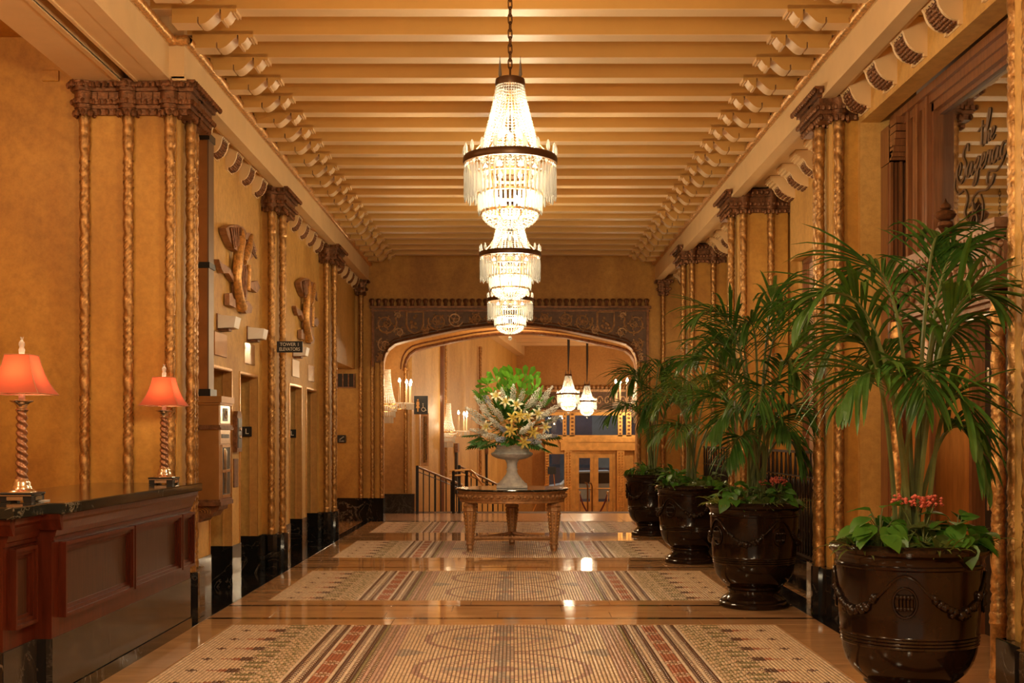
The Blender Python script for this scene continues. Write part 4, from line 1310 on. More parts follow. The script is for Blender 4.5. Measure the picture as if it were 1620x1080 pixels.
def palm(i, specs, label, mat, ll, nl, w, cx, cpy, seed0, ncane=7):
    x, y = POTS[i]
    t = thing('potted_palm', label, 'palm', (x, y, 0.885), 'kentia palms in the planters')
    rnd = random.Random(seed0)
    canes = MB()
    for k_, sp in enumerate(specs):
        (cpx, cpy_), (tpx, tpy), dy = sp[:3]
        S = Vector((x+rnd.uniform(-.07,.07), y+rnd.uniform(-.07,.07), 0.88))
        C = P(cpx, cpy_, y+dy*0.5); T = P(tpx, tpy, y+dy)
        st, lf = frond(S, C, T, nl, ll*(sp[3] if len(sp) > 3 else 1), w, 0.26, 0.45, seed0+k_)
        f = put(st, 'frond', M['cane'], t, smooth=60)
        put(lf, 'leaflets', mat, f)
    return t
palm(0, [((1405,340),(1265,500),-.25,1.05), ((1440,330),(1345,440),.45), ((1475,330),(1530,402),.15,.8), ((1480,380),(1575,480),-.35), ((1425,470),(1330,640),-.45),
         ((1455,440),(1465,650),-.5,.8), ((1490,500),(1548,690),-.3,.9), ((1470,420),(1505,540),.5), ((1420,440),(1365,590),.4), ((1465,300),(1490,385),.3,.8), ((1500,540),(1562,765),-.2,.7), ((1400,420),(1310,560),.1)],
     'tall kentia palm in the frontmost planter', M['palm'], 0.52, 20, 0.033, 0, 0, 10)
palm(1, [((1190,430),(1098,505),-.2), ((1225,400),(1275,510),.3), ((1190,520),(1080,575),-.4), ((1230,460),(1335,560),-.2), ((1195,560),(1120,690),-.6,.9), ((1230,570),(1295,680),-.4,.9),
         ((1195,430),(1140,560),.5), ((1215,390),(1235,480),.1,.8), ((1215,520),(1200,650),-.8), ((1180,580),(1095,640),.3,.8), ((1225,500),(1265,600),-.6), ((1210,450),(1175,520),-.3), ((1170,470),(1110,560),.1), ((1220,600),(1250,690),-.7,.8), ((1185,620),(1150,735),-.5,.7), ((1235,620),(1270,740),-.2,.7)],
     'broad kentia palm in the second planter', M['palm'], 0.56, 22, 0.030, 0, 0, 40)
palm(2, [((1085,575),(1035,650),-.2), ((1110,560),(1150,625),.2), ((1085,620),(1028,700),-.4,.8), ((1100,550),(1085,620),-.5), ((1115,620),(1160,690),-.2,.8), ((1095,620),(1068,700),-.6,.8), ((1100,560),(1130,600),.4), ((1092,590),(1060,610),.2,.8)],
     'light green kentia palm in the third planter', M['palm2'], 0.52, 24, 0.024, 0, 0, 70)
palm(3, [((1025,530),(972,615),-.2), ((1045,520),(1088,600),.2), ((1020,590),(958,665),-.4,.9), ((1038,545),(1030,650),-.6), ((1050,580),(1090,660),-.2), ((1025,530),(995,610),.4), ((1035,510),(1055,600),.3), ((1030,570),(1010,680),-.3,.8)],
     'dark kentia palm in the farthest planter, over the arch edge', M['palm'], 0.60, 26, 0.028, 0, 0, 90)

def heart_leaf(L, wd):
    m = MB(); n = 6; vs = [(0,0,0)]
    out = [(0.18,0.05),(0.42,0.20),(0.5,0.42),(0.36,0.70),(0.14,0.92),(0,1.05)]
    L_ = [(-a*wd/0.5*0.5, b_*L) for a, b_ in out]; R_ = [(a*wd/0.5*0.5, b_*L) for a, b_ in out]
    def zz(b_): return -0.35*b_*b_/L
    mid = [(0, 0.0), (0,0.2*L), (0,0.42*L), (0,0.70*L), (0,0.92*L)]
    vs = [(x, y, zz(y)-0.0) for x, y in mid]
    vl = [(x, y, zz(y)+0.18*abs(x)) for x, y in L_[:-1]]; vr = [(x, y, zz(y)+0.18*abs(x)) for x, y in R_[:-1]]
    tip = (0, 1.05*L, zz(1.05*L))
    V = vs+vl+vr+[tip]
    f = []
    for i in range(4):
        f.append((i, i+1, 5+i+1, 5+i)); f.append((i+1, i, 10+i, 10+i+1))
    f.append((4, 15, 9)); f.append((15, 4, 14))
    m.add(V, f); return m
HL = heart_leaf(0.115, 0.095).mesh('leaf', M['pothos'], smooth=60)
HLl = heart_leaf(0.10, 0.085).mesh('leaf', M['lime'], smooth=60)
HLd = heart_leaf(0.085, 0.085).mesh('leaf', M['moss'], smooth=60)
def clump(name, loc, label, mesh, n, spread_, h, seed, cat='plant', group=None, sc_=1.0):
    t = thing(name, label, cat, loc, group)
    rnd = random.Random(seed); st = MB()
    for i in range(n):
        a = 2*PI*i/n*2.4+rnd.uniform(-.4,.4); f = (i+0.5)/n
        r = spread_*math.sqrt(f)*rnd.uniform(0.5,1.0); z = h*(1-f*0.75)*rnd.uniform(0.65,1.1)
        p = (r*math.cos(a), r*math.sin(a), z)
        o = link('leaf', mesh, t, p)
        o.rotation_euler = (rnd.uniform(-.9, 0.5)-0.2*f, rnd.uniform(-.5,.5), a-PI/2+rnd.uniform(-.7,.7))
        s_ = sc_*rnd.uniform(0.7, 1.15); o.scale = (s_, s_, s_)
        st.tube([(0,0,-0.02),(p[0]*0.5,p[1]*0.5,p[2]*0.8),p], 0.003, 4)
    st.build('stems', M['cane'], t)
    return t
def kalanchoe(loc, label, seed, sc_=1.0):
    t = thing('kalanchoe', label, 'flowers', loc, 'coral kalanchoes under the palms')
    rnd = random.Random(seed)
    st = MB(); fl = MB()
    for k_ in range(5):
        a = 2*PI*k_/5+rnd.random(); r = 0.055*sc_*(0.3+rnd.random()); q = Vector((r*math.cos(a)*1.7, r*math.sin(a), (0.15+0.05*rnd.random())*sc_))
        st.tube([(0,0,-0.02), q*0.6, q], 0.004, 4)
        for i in range(22):
            d = Vector((rnd.gauss(0,1), rnd.gauss(0,1), rnd.gauss(0.3,0.6))).normalized()*0.034*sc_
            c = q+d
            fl.octa(c, 0.011*sc_, 0.008*sc_)
    st.build('stems', M['cane'], t); stuff(fl.build('florets', M['pink'], t))
    for k_ in range(10):
        o = link('leaf', HLd, t, (0.07*math.cos(k_*0.63)*sc_, 0.07*math.sin(k_*0.63)*sc_, 0.05+0.04*rnd.random()))
        o.rotation_euler = (rnd.uniform(-.5,.5), rnd.uniform(-.4,.4), k_*0.63-PI/2); o.scale = (0.9*sc_,)*3
    return t
def fern(loc, label, n, L, seed, mat):
    t = thing('fern_clump', label, 'fern', loc, 'low ferns under the palms')
    rnd = random.Random(seed); m = MB()
    for i in range(n):
        a = rnd.uniform(0, 2*PI); r = rnd.uniform(0, 0.07)
        blade(m, (r*math.cos(a), r*math.sin(a), 0), (math.cos(a), math.sin(a), rnd.uniform(0.4,2.0)), (0,0,1), L*rnd.uniform(0.6,1.2), 0.016, 0.35, 5)
    stuff(m.build('fronds', mat, t)); return t
for i, (x, y) in enumerate(POTS):
    o_ = order[i]; z = 0.885; big = 1.15 if i == 0 else 1.05
    clump('pothos', (x-0.21, y-0.17, z), 'green pothos at the left of the %s planter' % o_, HL, 40 if i < 2 else 26, 0.20, 0.24, 20+i, 'plant', 'pothos plants under the palms', big)
    clump('pothos', (x+0.20, y-0.17, z), 'green pothos at the right of the %s planter' % o_, HL, 36 if i < 2 else 24, 0.19, 0.21, 30+i, 'plant', 'pothos plants under the palms', big)
    clump('round_leaf_plant', (x+0.0, y-0.24, z-0.01), 'round-leaved plant at the front of the %s planter' % o_, HLd, 26, 0.14, 0.15, 40+i, 'plant', 'round-leaved plants under the palms', 1.15)
    clump('back_foliage', (x+0.0, y+0.20, z), 'leafy foliage at the back of the %s planter' % o_, HL, 24, 0.24, 0.19, 44+i, 'plant', 'back foliage under the palms', 1.1)
    kx = (0.02, 0.16, -0.05, -0.18)[i]
    if i < 2: kalanchoe((x+kx, y-0.12, z+0.06), 'coral pink kalanchoe in the %s planter' % o_, 50+i, 1.0 if i else 1.1)
    fern((x-0.30, y-0.14, z), 'small fern at the left rim of the %s planter' % o_, 40, 0.20, 60+i, M['moss'] if i != 1 else M['lime'])
    fern((x+0.31, y-0.10, z), 'small fern at the right rim of the %s planter' % o_, 40, 0.19, 70+i, M['moss'])
    fern((x+0.05, y-0.30, z), 'small fern at the front rim of the %s planter' % o_, 34, 0.15, 80+i, M['moss'])

# ---- bouquet
UZ = 0.8205+0.56
BQ = Vector((0, TY, UZ))
def fan_leaf():
    m = MB()
    n = 4; vs = [(0,0,0),(0,0.06,0.0)]; fs = []
    for i in range(n):
        a = (i-(n-1)/2)*0.46
        r0, r1 = 0.13, 0.24-0.012*abs(i-1.5)
        for r, da in ((r0,-0.17),(r1*0.92,-0.21),(r1*1.04,-0.04),(r1*0.88,0.15),(r0,0.12)):
            vs.append((r*math.sin(a+da), 0.10*0+r*math.cos(a+da), 0.10*r*r/0.06-0.03+0.012*(-1)**i))
        b_ = 2+5*i; fs.append((1, b_, b_+1, b_+2, b_+3, b_+4))
    m.add(vs, fs); m.tube([(0,-0.25,0),(0,-0.1,0.005),(0,0.10,0)], 0.005, 4)
    return m.mesh('fan_leaf', M['fan'])
FL = fan_leaf()
def aim(o, d, roll=0.0):
    """local +y along d"""
    d = Vector(d).normalized()
    qd = d.to_track_quat('Y', 'Z')
    o.rotation_mode = 'XYZ'; o.rotation_euler = (qd @ Euler((0, roll, 0)).to_quaternion()).to_euler()
def bq(px, py, dy): return P(px, py, TY+dy)
def aim2(o, d, face=(0,-1,0), roll=0.0):
    """local +y along d, local +z turned towards face"""
    y = Vector(d).normalized(); z = Vector(face); z = (z-y*z.dot(y)).normalized(); x = y.cross(z)
    m_ = Matrix((x, y, z)).transposed() @ Matrix.Rotation(roll, 3, 'Y')
    o.rotation_euler = m_.to_euler()
USED = {}
def place_words(px, py, dy):
    h = 'far left' if px < 762 else 'left' if px < 788 else 'centre' if px < 826 else 'right' if px < 852 else 'far right'
    v = 'lowest' if py > 697 else 'low' if py > 678 else 'middle' if py > 655 else 'upper' if py > 630 else 'top'
    return '%s, %s, %s of the bouquet' % (h, v, 'front' if dy < -0.22 else 'side' if dy < 0 else 'back')
rnd = random.Random(4)
tops = [(766,598,-.05),(785,592,.05),(800,590,-.1),(812,588,.05),(826,594,-.05),(838,590,.08),(850,604,-.05),(772,612,-.15),(790,608,.15),(822,610,-.15),(842,616,.1),(760,620,.05),(806,604,.2),(858,622,-.1)]
for k_, (px, py, dy) in enumerate(tops):
    p = bq(px, py, dy); d = (p-(BQ+Vector((0,0,0.25)))).normalized()
    o = link('fan_leaf', FL); tag(o, 'fresh green fan-shaped leaf, ' + place_words(px, py, dy), 'leaf', 'fan leaves crowning the bouquet')
    o.location = p - d*0.16; aim2(o, d+Vector((rnd.uniform(-.3,.3),-0.15,0)), (rnd.uniform(-1.1,1.1),-1,rnd.uniform(-.2,.9))); o.scale = (rnd.uniform(.8,1.15),)*3
def lily_mesh(mat):
    m = MB()
    for k_ in range(6):
        a = PI/3*k_; L = 0.098 if k_ % 2 else 0.092; w_ = 0.036 if k_ % 2 else 0.028
        vs = []; n = 6
        for i in range(n+1):
            f = i/n; r = 0.008+L*f*0.95; y = 0.045*math.sin(PI*min(1, f*0.8)) - 0.02*f*f
            ww = w_*(math.sin(PI*(0.12+0.86*f)))*0.5
            for s in (-1, 0, 1):
                vs.append((r*math.cos(a)-s*ww*math.sin(a), y-(0.005 if s == 0 else 0), r*math.sin(a)+s*ww*math.cos(a)))
        fs = []
        for i in range(n):
            q = 3*i; fs += [(q,q+1,q+4,q+3),(q+1,q+2,q+5,q+4)]
        m.add(vs, fs)
    return m.mesh('petals', mat, smooth=60)
def lily_heart():
    m = MB()
    for k_ in range(6):
        a = PI/3*k_+0.5; m.tube([(0,0,0),(0.014*math.cos(a),0.045,0.014*math.sin(a)),(0.028*math.cos(a),0.062,0.028*math.sin(a))], 0.0022, 4)
        m.ball((0.028*math.cos(a),0.064,0.028*math.sin(a)), 0.006, 5, 4)
    for k_ in range(6):
        a = PI/3*k_; m.tube([(0,0.004,0),(0.05*math.cos(a),0.046,0.05*math.sin(a))], [0.008,0.002], 4)
    return m.mesh('stamens', M['lilyyellow'], smooth=60)
LW = lily_mesh(M['lily']); LY = lily_mesh(M['lilyyellow']); LH = lily_heart()
lil = [(800,636,-.30,0,'upper left pale lily of the bouquet'),(817,641,-.36,0,'uppermost large white lily, right of the bouquet centre'),(785,627,-.22,0,'small pale lily high on the left of the bouquet'),
       (811,661,-.42,1,'yellow lily left of the central pair'),(823,658,-.44,1,'yellow lily right of the central pair'),(835,660,-.36,0,'white lily right beside the central yellow pair'),
       (808,681,-.44,1,'large yellow lily below the central pair'),(770,675,-.30,0,'white lily low on the left of the bouquet'),(843,684,-.36,1,'yellow lily low on the right of the bouquet'),
       (829,700,-.38,1,'lowest yellow lily, just above the urn'),(862,676,-.22,0,'white lily at the right edge of the bouquet'),(850,655,-.22,0,'pale lily on the right above the edge lily')]
for px, py, dy, yel, lb in lil:
    p = bq(px, py, dy); t = thing('lily', lb, 'lily', p, 'lilies in the bouquet')
    link('petals', LY if yel else LW, t); link('stamens', LH, t)
    d = (p-(BQ+Vector((0,0.25,0.25)))).normalized()
    m = MB(); m.tube([(0,0,0),(0,-0.12,0.0),(0,-0.25,-0.02)], 0.005, 4); m.build('stem', M['cane'], t)
    aim(t, Vector((d.x*0.7, d.y-0.5, d.z*0.5+0.15)), rnd.uniform(0, 1)); t.scale = (0.98,)*3
def spray_mesh(mat, seed):
    m = MB(); r = random.Random(seed)
    for i in range(80):
        f = i/79; q = (0.006+0.026*math.sin(PI*(0.12+0.80*f)))*r.uniform(0.6,1.25)
        a = i*2.4; m.octa((q*math.cos(a), 0.27*f-0.04, q*math.sin(a)), 0.0145*(1-0.5*f)*r.uniform(.7,1.2), 0.0125*(1-0.5*f))
    m.tube([(0,-0.28,0),(0,0.20,0)], 0.004, 4)
    return m.mesh('flower_spray', mat)
SP = [spray_mesh(M['stock'], 1), spray_mesh(M['lilac'], 2)]
spr = [(762,640,-.1),(770,655,-.2),(778,645,-.25),(768,628,.05),(790,655,-.3),(782,668,-.3),(795,678,-.32),(760,668,-.1),(776,690,-.25),(792,695,-.35),(846,628,-.15),(856,640,-.15),
       (850,630,.1),(866,622,-.05),(872,650,-.1),(862,655,-.2),(875,664,-.05),(858,690,-.25),(846,698,-.3),(830,680,-.35),(836,640,-.25),(826,625,-.15),(812,622,-.2),(796,625,-.2),(868,690,-.1),(752,655,0),(756,682,-.15),(840,672,-.35)]
for k_, (px, py, dy) in enumerate(spr):
    blue = k_ in (3, 6, 9, 18, 24)
    o = link('flower_spray', SP[1 if blue else 0]); p = bq(px, py, dy)
    tag(o, ('pale blue blossom spray, ' if blue else 'feathery white blossom spray, ') + place_words(px, py, dy), 'flower', 'blue blossom sprays in the bouquet' if blue else 'white blossom sprays in the bouquet')
    d = (p-(BQ+Vector((0,0.1,0.1)))).normalized(); o.location = p-d*0.10; aim(o, d); o.scale = (0.9+0.25*rnd.random(),)*3
def lobed_leaf():
    m = MB(); vs = []; 
    m.tube([(0,-0.15,0),(0,0.22,0.0)], 0.004, 4)
    for i in range(7):
        for s in (-1, 1):
            blade(m, (0, 0.02+0.03*i, 0), (s*math.cos(0.35+0.13*i), math.sin(0.35+0.13*i), 0.05), (0,0,1), 0.15-0.008*i, 0.036, 0.08, 4)
    return m.mesh('lobed_leaf', M['palmleaf'], smooth=60)
M['palmleaf'] = leaf_mat('deep_green_leaf', (0.05,0.16,0.022))
LB = lobed_leaf()
low = [(752,700,-.2),(765,706,-.3),(780,703,-.36),(742,690,-.05),(800,702,-.38),(815,700,-.40),(848,706,-.3),(862,712,-.25),(872,703,-.1),(878,692,0),(748,706,.1),(756,625,.1),(868,634,.15),(800,650,-.15),(832,668,-.2),(775,660,-.1),(785,640,-.1),(845,650,-.1),(812,690,-.3),(862,668,-.1)]
for k_, (px, py, dy) in enumerate(low):
    o = link('lobed_leaf', LB); p = bq(px, py, dy)
    tag(o, ('deep green lobed leaf over the urn, ' if k_ < 11 else 'deep green lobed leaf among the lilies, ') + place_words(px, py, dy), 'leaf', 'lobed leaves over the urn rim' if k_ < 11 else 'lobed leaves inside the bouquet')
    d = (p-(BQ+Vector((0,0.05,0.16)))).normalized(); o.location = p-d*0.17; aim(o, d, rnd.uniform(-.5,.5)); o.scale = (0.95,)*3
m = MB()
rnd = random.Random(9)
for i in range(420):
    d = Vector((rnd.gauss(0,1), rnd.gauss(0,1), rnd.gauss(0.3,0.8))).normalized()
    r = 0.30*rnd.random()**0.4
    p = Vector((d.x*r*1.1, d.y*r, 0.34+d.z*r*1.25))
    blade(m, p, d+Vector((0,0,0.3)), (0,0,1), 0.11, 0.035, 0.15, 3)
o = stuff(m.build('filler_foliage', M['palmleaf'], None, loc=BQ)); tag(o, 'dense green filler leaves inside the bouquet', 'foliage')

# ================================================================== LEFT WALL FITTINGS
# ---- mail chute with its box
t = thing('mail_chute', 'brass mail box with a glazed chute rising to the cornice', 'mailbox', (-2.7, 10.7, 0))
m = MB(); m.box(-2.80, -2.55, 10.45, 10.88, 0.90, 1.845)
put(m, 'box', M['brassbrown'] if 'brassbrown' in M else M.setdefault('brassbrown', simple('bronze_box', (0.40,0.19,0.055), 0.38, 0.55, var=0.15, vscale=4)), t)
m = MB()
for z0, z1, e in ((1.80,1.855,0.030),(1.78,1.80,0.015)): m.box(-2.80, -2.55+e, 10.45-e, 10.88+e, z0, z1)
put(m, 'cornice', M['brassbrown'], t); m = MB()
for z0, z1, e in ((1.585,1.605,0.014),(1.565,1.585,0.024)): m.box(-2.80, -2.55+e, 10.45-e, 10.88+e, z0, z1)
put(m, 'belt_moulding', M['bronze'], t); m = MB()
for z0, z1, e in ((0.935,0.955,0.012),(0.90,0.935,0.022)): m.box(-2.80, -2.55+e, 10.45-e, 10.88+e, z0, z1)
put(m, 'base_moulding', M['bronze'], t)
m = MB()
pts = [(-2.80,0.90),(-2.56,0.90),(-2.565,0.86),(-2.60,0.845),(-2.63,0.80),(-2.69,0.79),(-2.72,0.755),(-2.80,0.75)]
m.prism(pts, 'y', 10.50, 10.83)
o = put(m, 'scroll_bracket', M['bronze'], t)
m = MB()
for r_ in (0.10, 0.075, 0.05, 0.025): m.tube([(-2.735+r_*math.cos(a), 10.494, 0.845+0.55*r_*math.sin(a)) for a in [PI*i/10-0.3 for i in range(15)]], 0.005, 4)
put(m, 'carved_scroll', M['brass'], o, smooth=50)
m = MB(); m.box(-2.555, -2.546, 10.49, 10.84, 1.62, 1.775); m.box(-2.555, -2.546, 10.49, 10.84, 1.44, 1.56)
put(m, 'front_plate', M['steel'], t)
m = MB(); m.box(-2.548, -2.542, 10.58, 10.75, 1.64, 1.755); m.box(-2.548,-2.542,10.53,10.80,1.49,1.525); m.box(-2.556,-2.545,10.50,10.83,0.98,1.42)
put(m, 'dark_window', M['blk'], t)
m = MB()
for y_ in (10.505, 10.825): m.box(-2.55, -2.535, y_-0.012, y_+0.012, 0.97, 1.43)
for z_ in (0.98, 1.42, 1.20): m.box(-2.55, -2.535, 10.50, 10.83, z_-0.012, z_+0.012)
m.lathe([(0.04,1.0),(0.03,1.10),(0.05,1.16),(0.03,1.25),(0.05,1.36),(0.02,1.40)], 8, (-2.545, 10.66, 0), sx=0.3)
m.tube([(-2.541,10.665+0.035*math.cos(a),1.70+0.035*math.sin(a)) for a in [2*PI*i/14 for i in range(15)]], 0.005, 4)
put(m, 'metal_relief', M['steel'], t, smooth=40)
m = MB(); m.box(-2.80, -2.668, 10.52, 10.69, 1.855, 4.12); put(m, 'chute_shaft', M['oak2'] if 'oak2' in M else M.setdefault('oak2', simple('bronze_shaft', (0.34,0.14,0.04), 0.35, 0.4, var=0.2, vscale=4)), t)
m = MB(); m.box(-2.668, -2.655, 10.515, 10.695, 1.855, 4.12); put(m, 'chute_front', simple('chute_metal', (0.20,0.13,0.08), 0.4, 0.6), t)
m = MB(); m.box(-2.82, -2.645, 10.50, 10.71, 4.10, 4.16); put(m, 'clamp_band', M['blk'], t)
m = MB(); m.box(-2.82, -2.645, 10.50, 10.71, 2.98, 3.03); put(m, 'clamp_band', M['blk'], t)
m = MB(); m.box(-2.82,-2.635,10.49,10.72,1.856,1.92); put(m, 'clamp_band', M['blk'], t)

# ---- carved wall trophies over the elevators
def trophy(Yc, label, Y0):
    t = thing('wall_relief', label, 'sculpture', (-2.80, Y0, 3.2), 'carved reliefs above the elevators')
    k0 = 12.19
    # outlines measured on the nearer relief, laid on the wall plane x = -2.80
    def W(px, py):
        Y = 2.80*F/(810.0-px); z = EYE-(py-691.0)*Y/F
        return (Y-12.19+Y0, z)
    def plate(name, pl, d0, d1, mat):
        m = MB(); m.prism([W(*p) for p in pl], 'x', -2.80+d0, -2.80+d1); return put(m, name, mat, t)
    plate('left_wing', [(346,361),(352,357),(364,355),(374,359),(379,366),(378,378),(372,392),(366,398),(359,393),(352,380),(348,370)], 0, 0.07, M['relief'])
    plate('right_wing', [(381,368),(388,368),(391,378),(398,396),(394,404),(386,411),(380,412),(374,408),(376,392)], 0, 0.06, M['relief'])
    o = plate('body_shield', [(369,410),(378,415),(380,425),(383,432),(382,460),(380,472),(376,482),(370,478),(366,455),(367,425)], 0, 0.07, M['relief'])
    plate('left_arm', [(338,410),(344,417),(350,420),(356,424),(362,438),(362,446),(354,432),(346,432),(342,424)], 0, 0.05, M['relief'])
    plate('right_arm', [(381,442),(392,446),(400,444),(405,455),(399,463),(393,458),(386,452),(381,456)], 0, 0.05, M['relief'])
    plate('left_foot', [(355,464),(359,463),(362,472),(365,474),(365,487),(360,484),(355,482)], 0, 0.05, M['relief'])
    plate('right_foot', [(376,478),(384,476),(391,486),(389,495),(381,496),(376,488)], 0, 0.06, M['relief'])
    m = MB()
    def tb(pl, r, d):
        m.tube([(-2.80+d, *W(*p)) for p in pl], r, 7)
    tb([(371,364),(369,378),(367,395),(365,420),(364,440),(366,458),(369,475),(372,487)], [0.03,0.06,0.055,0.05,0.045,0.045,0.05,0.06], 0.07)
    tb([(388,372),(382,390),(377,405),(374,414)], [0.02,0.05,0.055,0.04], 0.07)
    tb([(383,420),(382,440),(381,460)], 0.03, 0.07)
    put(m, 'gilded_stem', M['gilt'], t, smooth=60)
    m = MB()
    for i in range(5): m.tube([(-2.72, *W(352+4*i, 360+i*0)), (-2.72, *W(357+2.5*i, 392-i))], 0.014, 5)
    for i in range(5): m.tube([(-2.735, *W(380+2*i, 380+4*i)), (-2.735, *W(392+i, 392+4*i))], 0.012, 5)
    for i in range(3): m.tube([(-2.725, *W(370+3.5*i, 420)), (-2.725, *W(370+3*i, 470))], 0.014, 5)
    stuff(put(m, 'feather_ribs', M['bronze'], t, smooth=60))
M['relief'] = simple('relief_bronze', (0.34,0.17,0.085), 0.45, 0.35, var=0.4, vscale=14, bmp=0.4, bscale=60)
trophy(None, 'carved winged relief above the two nearest elevators', 12.19)
trophy(None, 'carved winged relief above the two farther elevators, right of the sign', 16.19)

# ---- elevator lights, plates, L signs
for Y, lb in ((11.55, 'white box light over the nearest elevator'), (12.85, 'white box light over the second elevator'), (15.50, 'white box light below the tower sign')):
    t = thing('wall_light', lb, 'light', (-2.81, Y, 2.60), 'box lights over the elevators')
    m = MB(); z = -0.062
    m.add([(0.0,-0.13,-0.065),(0.16,-0.10,-0.055),(0.16,0.10,-0.055),(0.0,0.13,-0.065),(0.0,-0.13,0.065),(0.18,-0.11,0.050),(0.18,0.11,0.050),(0.0,0.13,0.065)],
          [(0,3,2,1),(4,5,6,7),(0,1,5,4),(1,2,6,5),(2,3,7,6),(3,0,4,7)])
    m.build('shade_box', M['white'], t)
    m = MB(); m.box(0, 0.10, -0.06, 0.06, -0.085, -0.062); m.box(0,0.012,-0.14,0.14,-0.08,0.075); m.build('bracket', M['bronze'], t)
M['plate2'] = simple('dull_nickel', (0.50,0.36,0.22), 0.4, 0.6)
for Y, mt, lb in ((11.55, M['brassbrown'], 'matt brown wall plate over the nearest elevator'), (12.82, M['steel'], 'shiny metal wall plate over the second elevator'), (15.55, M['plate2'], 'shiny metal wall plate over the third elevator'), (16.75, M['steel'], 'glinting metal wall plate over the fourth elevator')):
    o = MB().bbox(-2.81, -2.797, Y-0.24, Y+0.24, 2.275, 2.50, 0.004).build('wall_plate', mt); tag(o, lb, 'plate', 'metal plates over the elevators')
def text(body, size, mat, name, parent, loc, rot, depth=0.002, align='CENTER', sx=1.0):
    cu = bpy.data.curves.new(name, 'FONT'); cu.body = body; cu.size = size; cu.extrude = depth
    cu.align_x = align; cu.align_y = 'CENTER'; cu.space_line = 0.95
    tmp = bpy.data.objects.new('tmp_text', cu); COL.objects.link(tmp)
    dg = bpy.context.evaluated_depsgraph_get(); dg.update()
    me = bpy.data.meshes.new_from_object(tmp.evaluated_get(dg)); bpy.data.objects.remove(tmp)
    me.materials.clear(); me.materials.append(mat); me.name = name
    o = bpy.data.objects.new(name, me); COL.objects.link(o); o.parent = parent
    o.location = loc; o.rotation_euler = rot; o.scale = (sx, 1, 1)
    return o
FRONT = (R(90), 0, 0)
for px, py, Y, lb in ((391, 682.5, 13.205, 'black L sign inside the second elevator opening'), (462.5, 685.5, 15.99, 'black L sign inside the third elevator opening')):
    t = thing('elevator_sign', lb, 'sign', P(px, py, Y), 'L signs by the elevators')
    w_ = 0.052
    MB().bbox(-w_, w_, -0.012, 0.0, -0.055, 0.055, 0.002).build('plate', M['blk'], t)
    text('L', 0.085, M['letters'], 'letter', t, (0, -0.0135, 0), FRONT)
t = thing('tower_sign', 'black hanging sign reading TOWER 1 ELEVATORS', 'sign', P(458.5, 548.5, 13.28))
MB().bbox(-0.142, 0.142, -0.012, 0.012, -0.062, 0.062, 0.003).build('board', M['blk'], t)
text('TOWER 1', 0.052, M['letters'], 'lettering', t, (0, -0.0145, 0.025), FRONT, sx=0.95)
text('ELEVATORS', 0.052, M['letters'], 'lettering', t, (0, -0.0145, -0.028), FRONT, sx=0.84)
MB().box(-0.175, -0.14, -0.01, 0.01, -0.02, 0.02).build('arm', M['brass'], t)
t = thing('stairs_sign', 'small black stairs sign on the wall left of the arch', 'sign', P(540.5, 694, YA-0.03))
MB().bbox(-0.075, 0.075, -0.008, 0.012, -0.068, 0.068, 0.003).build('plate', M['blk'], t)
m = MB(); m.tube([(-0.04,-0.010,-0.01),(-0.02,-0.010,-0.01),(-0.02,-0.010,0.005),(0.0,-0.010,0.005),(0.0,-0.010,0.02),(0.02,-0.010,0.02),(0.02,-0.010,0.035),(0.045,-0.010,0.035)], 0.005, 4)
m.build('stair_symbol', M['letters'], t)
text('STAIRS', 0.030, M['letters'], 'lettering', t, (0, -0.0095, -0.042), FRONT)
t = thing('call_panel', 'dark arched elevator call panel between the first two elevators', 'panel', (-2.81, 12.19, 1.55))
m = MB(); m.prism([(-0.11,-0.20),(0.11,-0.20),(0.11,0.16),(0.07,0.21),(-0.07,0.21),(-0.11,0.16)], 'x', 0, 0.045); m.build('housing', M['bronze'], t)
m = MB(); m.box(0.044, 0.05, -0.08, 0.08, -0.16, 0.14); m.build('face', M['blk'], t)
for z in (-0.05, 0.03): MB().lathe([(0.02,0),(0.018,0.012),(0.0,0.012)], 10, cap=False).xf(Matrix.Translation((0.05,0,z)) @ Matrix.Rotation(PI/2, 4, 'Y')).build('button', M['steel'], t)
o = MB().bbox(-2.81, -2.798, 12.10, 12.28, 0.99, 1.28, 0.003).build('wall_plaque', M['bronze']); tag(o, 'narrow bronze plaque below the call panel between the elevators', 'plaque')
o = MB().bbox(-4.10+0.0, -3.95, YA-0.02, YA, 0, 0.01).build('tmp', M['blk']); bpy.data.objects.remove(o)
t = thing('vent_grille', 'brown metal vent grille at the ceiling of the side corridor', 'vent', (-3.02, YA-0.02, 2.52))
m = MB(); m.box(-0.32, 0.22, -0.0, 0.02, -0.13, 0.11); m.build('backing', M['dark'], t)
for i in range(6): MB().box(-0.31+0.10*i, -0.30+0.10*i+0.012, -0.015, 0.0, -0.13, 0.11).build('bar', M['bronze'], t)
MB().box(-0.33, 0.23, -0.015, 0.005, -0.145, -0.125).build('frame', M['bronze'], t)
o = MB().bbox(PX(66, 9.6), PX(92, 9.6), 9.605, 9.62, PZ(128, 9.6), PZ(110, 9.6), 0.006).build('wall_vent', M['gold']); tag(o, 'small square painted vent high on the reception wall', 'vent')

# ================================================================== RIGHT: DOORWAY BAY with transom window
XW = 3.05
w1 = struct(empty('window_1', (3.15, 8.0, 3.4)))
m = MB()
def ribs_y(x, xs, y0, y1, z0, z1): pass
